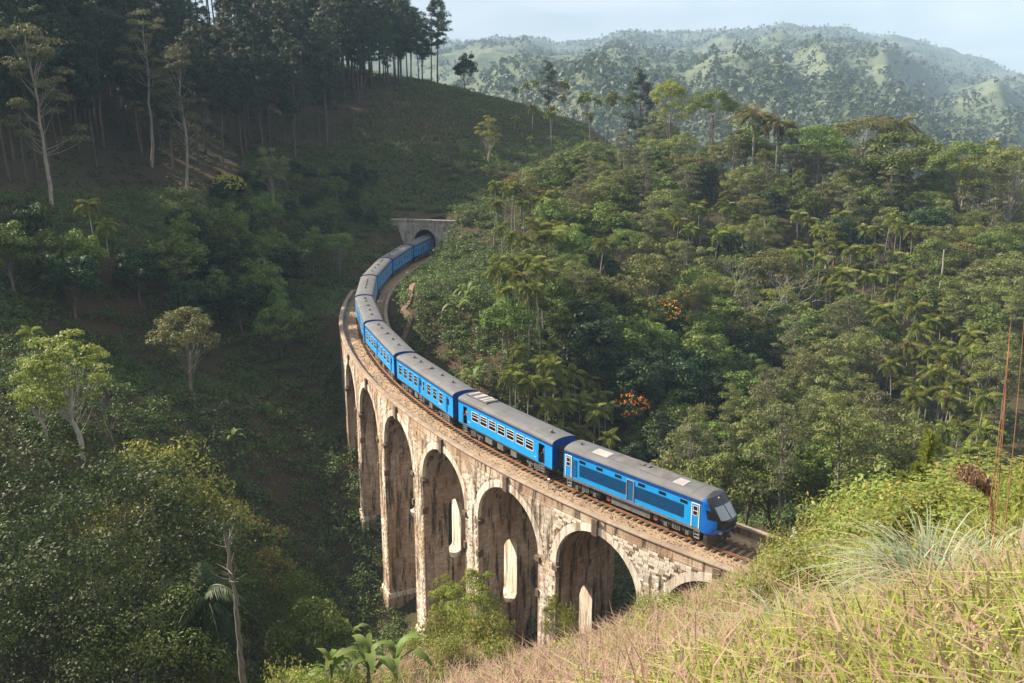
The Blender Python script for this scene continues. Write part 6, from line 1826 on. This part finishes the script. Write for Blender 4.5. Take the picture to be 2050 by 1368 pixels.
# young pine
def young_pine():
    p_ = at_y(1850, 985, 30); z = float(ground(np.array([p_[0]]), np.array([30.0]))[0]); H = at_y(1850, 878, 30)[2] - z
    e = empty('young_pine', (p_[0], 30, z)); tag(e, 'young bright green pine with long needles behind the right thicket', 'tree')
    r_ = np.random.RandomState(5); st, lv = NB(), NB(); st.tube([(0, 0, -0.2), (0.03, 0, H * 0.5), (0, 0, H)], [0.06, 0.04, 0.015], 6)
    sh = [((0, 0, z0), (0, 0, 1.0), 0.35) for z0 in np.linspace(H * 0.55, H, 10)]
    for i in range(11):
        a = r_.uniform(0, 6.28); z0 = H * r_.uniform(0.35, 0.8); L = r_.uniform(0.4, 0.75); t = np.array([L * math.cos(a), L * math.sin(a), L * 0.8])
        limb(st, (0, 0, z0), np.array([0, 0, z0]) + t, 0.03, 0.012, r_, 0.1, 4, 4)
        sh += [(np.array([0, 0, z0]) + t * q, unit(t + np.array([0, 0, 0.5])), 0.32) for q in (0.5, 0.7, 0.85, 1.0)]
    for c, d, L in sh:
        n = 75; dirs = unit(np.asarray(d) * 0.9 + r_.normal(size=(n, 3)) * 0.55); P = np.asarray(c) + dirs * L * 0.5
        lv.add(*leaf_quads(P, np.cross(dirs, r_.normal(size=(n, 3))), L, 0.10, r_, T=dirs))
    obj('trunk', st.mesh('trunk', [M['bark']]), e); obj('needles', lv.mesh('needles', [M['leaf_light']]), e)
young_pine()
# tall dry stalks and a brown plume at the right edge
def stalks():
    for k, (pxb, pyb, pxt, pyt) in enumerate([(2004, 960, 2024, 640), (2012, 960, 2021, 655), (2030, 970, 2050, 640), (1995, 950, 2018, 700)]):
        y = 9.0; a, b = at_y(pxb, pyb, y), at_y(pxt, pyt, y + 0.3); z = float(ground(np.array([a[0]]), np.array([y]))[0])
        a2 = np.array([a[0] - (b - a)[0] * 0.3, y, z - 0.05]); nb = NB(); t = np.linspace(0, 1, 8)[:, None]
        P = a2 + (b - a2) * t + np.array([0.02, 0, 0]) * np.sin(t * 3); nb.tube(P - a2, np.linspace(0.006, 0.003, 8), 5)
        tag(obj('dry_stalk', nb.mesh('dry_stalk', [M['stalk']]), None, tuple(a2)), 'tall thin reddish dry stalk rising at the right edge', 'plant stalk', 'dry stalks at the right edge')
stalks()
def plume(px, py, y, L, label, seed):
    r_ = np.random.RandomState(seed); q = at_y(px, py, y); z = float(ground(np.array([q[0]]), np.array([y]))[0]); h = q[2] - z
    e = empty('plume_grass', (q[0], y, z)); tag(e, label, 'grass plant'); st, lv = NB(), NB()
    for i in range(5):
        a = r_.uniform(2.4, 4.0); tip = np.array([math.cos(a) * L * r_.uniform(0.5, 1.1), math.sin(a) * 0.3, h * r_.uniform(0.8, 1.05)]); t = np.linspace(0, 1, 9)[:, None]
        P = tip * np.c_[t[:, 0] ** 1.8, t[:, 0] ** 1.8, np.sin(t[:, 0] * 1.75) / 0.985]; st.tube(P, np.linspace(0.008, 0.003, 9), 4)
        tt = r_.uniform(0.55, 1.0, 110); C = np.stack([np.interp(tt, t[:, 0], P[:, k]) for k in range(3)], -1) + r_.normal(size=(110, 3)) * 0.05
        lv.add(*leaf_quads(C - np.array([0, 0, 0.05]), r_.normal(size=(110, 3)), 0.11, 0.3, r_, 0.4))
    obj('stem', st.mesh('stem', [M['stalk']]), e); obj('seed_head', lv.mesh('seed_head', [leaf_mat('plume_brown', (0.20, 0.12, 0.07), (0.30, 0.19, 0.12), 0.25) if 'plume_brown' not in bpy.data.materials else bpy.data.materials['plume_brown']]), e)
plume(2010, 925, 14, 0.9, 'brown feathery grass plume drooping at the right edge above the thicket', 3)
plume(1725, 1015, 34, 1.2, 'small brown grass plume on the left flank of the thicket', 4)
# weathered post at the right edge
p_ = at_y(2046, 1130, 9.5); z = float(ground(np.array([p_[0]]), np.array([9.5]))[0]); nb = NB(); hh = at_y(2046, 1020, 9.5)[2] - z
nb.tube(np.array([(0, 0, -0.3), (0.01, 0, hh * 0.5), (0.02, 0, hh)]), [0.075, 0.07, 0.06], 9); nb.tube(np.array([(0.02, 0, hh), (0.02, 0, hh + 0.01)]), [0.06, 0.002], 9)
tag(obj('wooden_post', nb.mesh('wooden_post', [M['bark_pale']], True), None, (p_[0], 9.5, z)), 'weathered grey wooden post cut by the right edge', 'post')

# ------------------------------------------------------------------ woods on the far mountains
def far_woods():
    r_ = np.random.RandomState(9); N = 40000
    a = r_.uniform(-0.10, 0.62, N); d = D0 + 40 + (D1 - D0 - 40) * r_.uniform(0, 1, N) ** 0.9
    x, y = d * np.sin(a), d * np.cos(a); dens = 0.5 + 0.35 * vnoise(x, y, 260, 31) + 0.35 * vnoise(x, y, 90, 32) + np.clip((1300 - d) / 900, -0.25, 0.6)
    k = r_.uniform(0, 1, N) < dens; a, d = a[k], d[k]
    z = mountain(a, d); x, y = d * np.sin(a), d * np.cos(a); n = len(x)
    H = r_.uniform(8, 19, n); Wd = H * r_.uniform(0.22, 0.42, n); per = 10
    D = sphere_dirs(n * per, r_, -0.8).reshape(n, per, 3)
    P = np.stack([x, y, z + H * 0.58], -1)[:, None] + D * np.stack([Wd, Wd, H * 0.42], -1)[:, None] * r_.uniform(0.5, 1.0, (n, per, 1))
    Nn = D + r_.normal(size=D.shape) * 0.4 + np.array([0, 0, 0.3])
    V, F = leaf_quads(P.reshape(-1, 3), Nn.reshape(-1, 3), np.repeat(Wd * 1.05, per), 0.7, r_)
    tag(obj('mountain_woods', mk('mountain_woods', V, F, [M['far_tree']])), kind='stuff')
far_woods()
# single trees on the skyline of the mountain
SKYT = [(1705, 52, 26, 'euc1'), (1712, 58, 22, 'euc3'), (1750, 54, 24, 'euc1'), (1853, 76, 24, 'euc3'), (1205, 68, 18, 'pine3'), (1068, 74, 16, 'pine1'), (1060, 78, 15, 'pine3'), (1440, 62, 16, 'euc3'), (1498, 62, 15, 'pine1'),
                                      (1300, 64, 16, 'pine2'), (1115, 86, 15, 'euc3'), (1625, 62, 18, 'euc4'), (1590, 62, 16, 'euc3'), (1470, 66, 14, 'pine3'), (1180, 76, 14, 'pine1'), (1240, 62, 14, 'pine3'), (985, 82, 16, 'euc4'), (1020, 80, 15, 'euc3'), (1650, 62, 18, 'euc3'), (1800, 78, 16, 'umb1'), (1940, 112, 20, 'umb2')]
for i, (px, py, h, key) in enumerate(SKYT):
    r_ = ray(px, py); aa = math.atan2(r_[0], r_[1]); dd = D1 - 20; z = float(mountain(np.array([aa]), np.array([dd]))[0])
    name, parts = PROTO[key]; k = h / NH[key]
    e = empty(name, (dd * math.sin(aa), dd * math.cos(aa), z - 0.5), (0, 0, rt.uniform(0, 6))); k *= 1.9; e.scale = (k * 1.2, k * 1.2, k)
    tag(e, 'tiny tree on the hazy mountain skyline, number %d from the left' % (1 + sorted(q[0] for q in SKYT).index(px)), 'tree', 'trees on the mountain skyline')
    for pn, me in parts: obj(pn, me, e)

# ------------------------------------------------------------------ haze: the damp air of the valley
hz_mat = bpy.data.materials.new('haze_air'); hz_mat.use_nodes = True
hn, hl = hz_mat.node_tree.nodes, hz_mat.node_tree.links
hn.clear(); ho = hn.new('ShaderNodeOutputMaterial'); pv = hn.new('ShaderNodeVolumePrincipled')
pv.inputs['Color'].default_value = (0.52, 0.75, 1.0, 1); pv.inputs['Density'].default_value = 0.00019; pv.inputs['Anisotropy'].default_value = -0.3
hl.new(pv.outputs['Volume'], ho.inputs['Volume'])
hb = MB().box(-5800, 5800, -120, 6200, -140, 680).mesh('haze', [hz_mat])
tag(obj('haze', hb), kind='stuff')
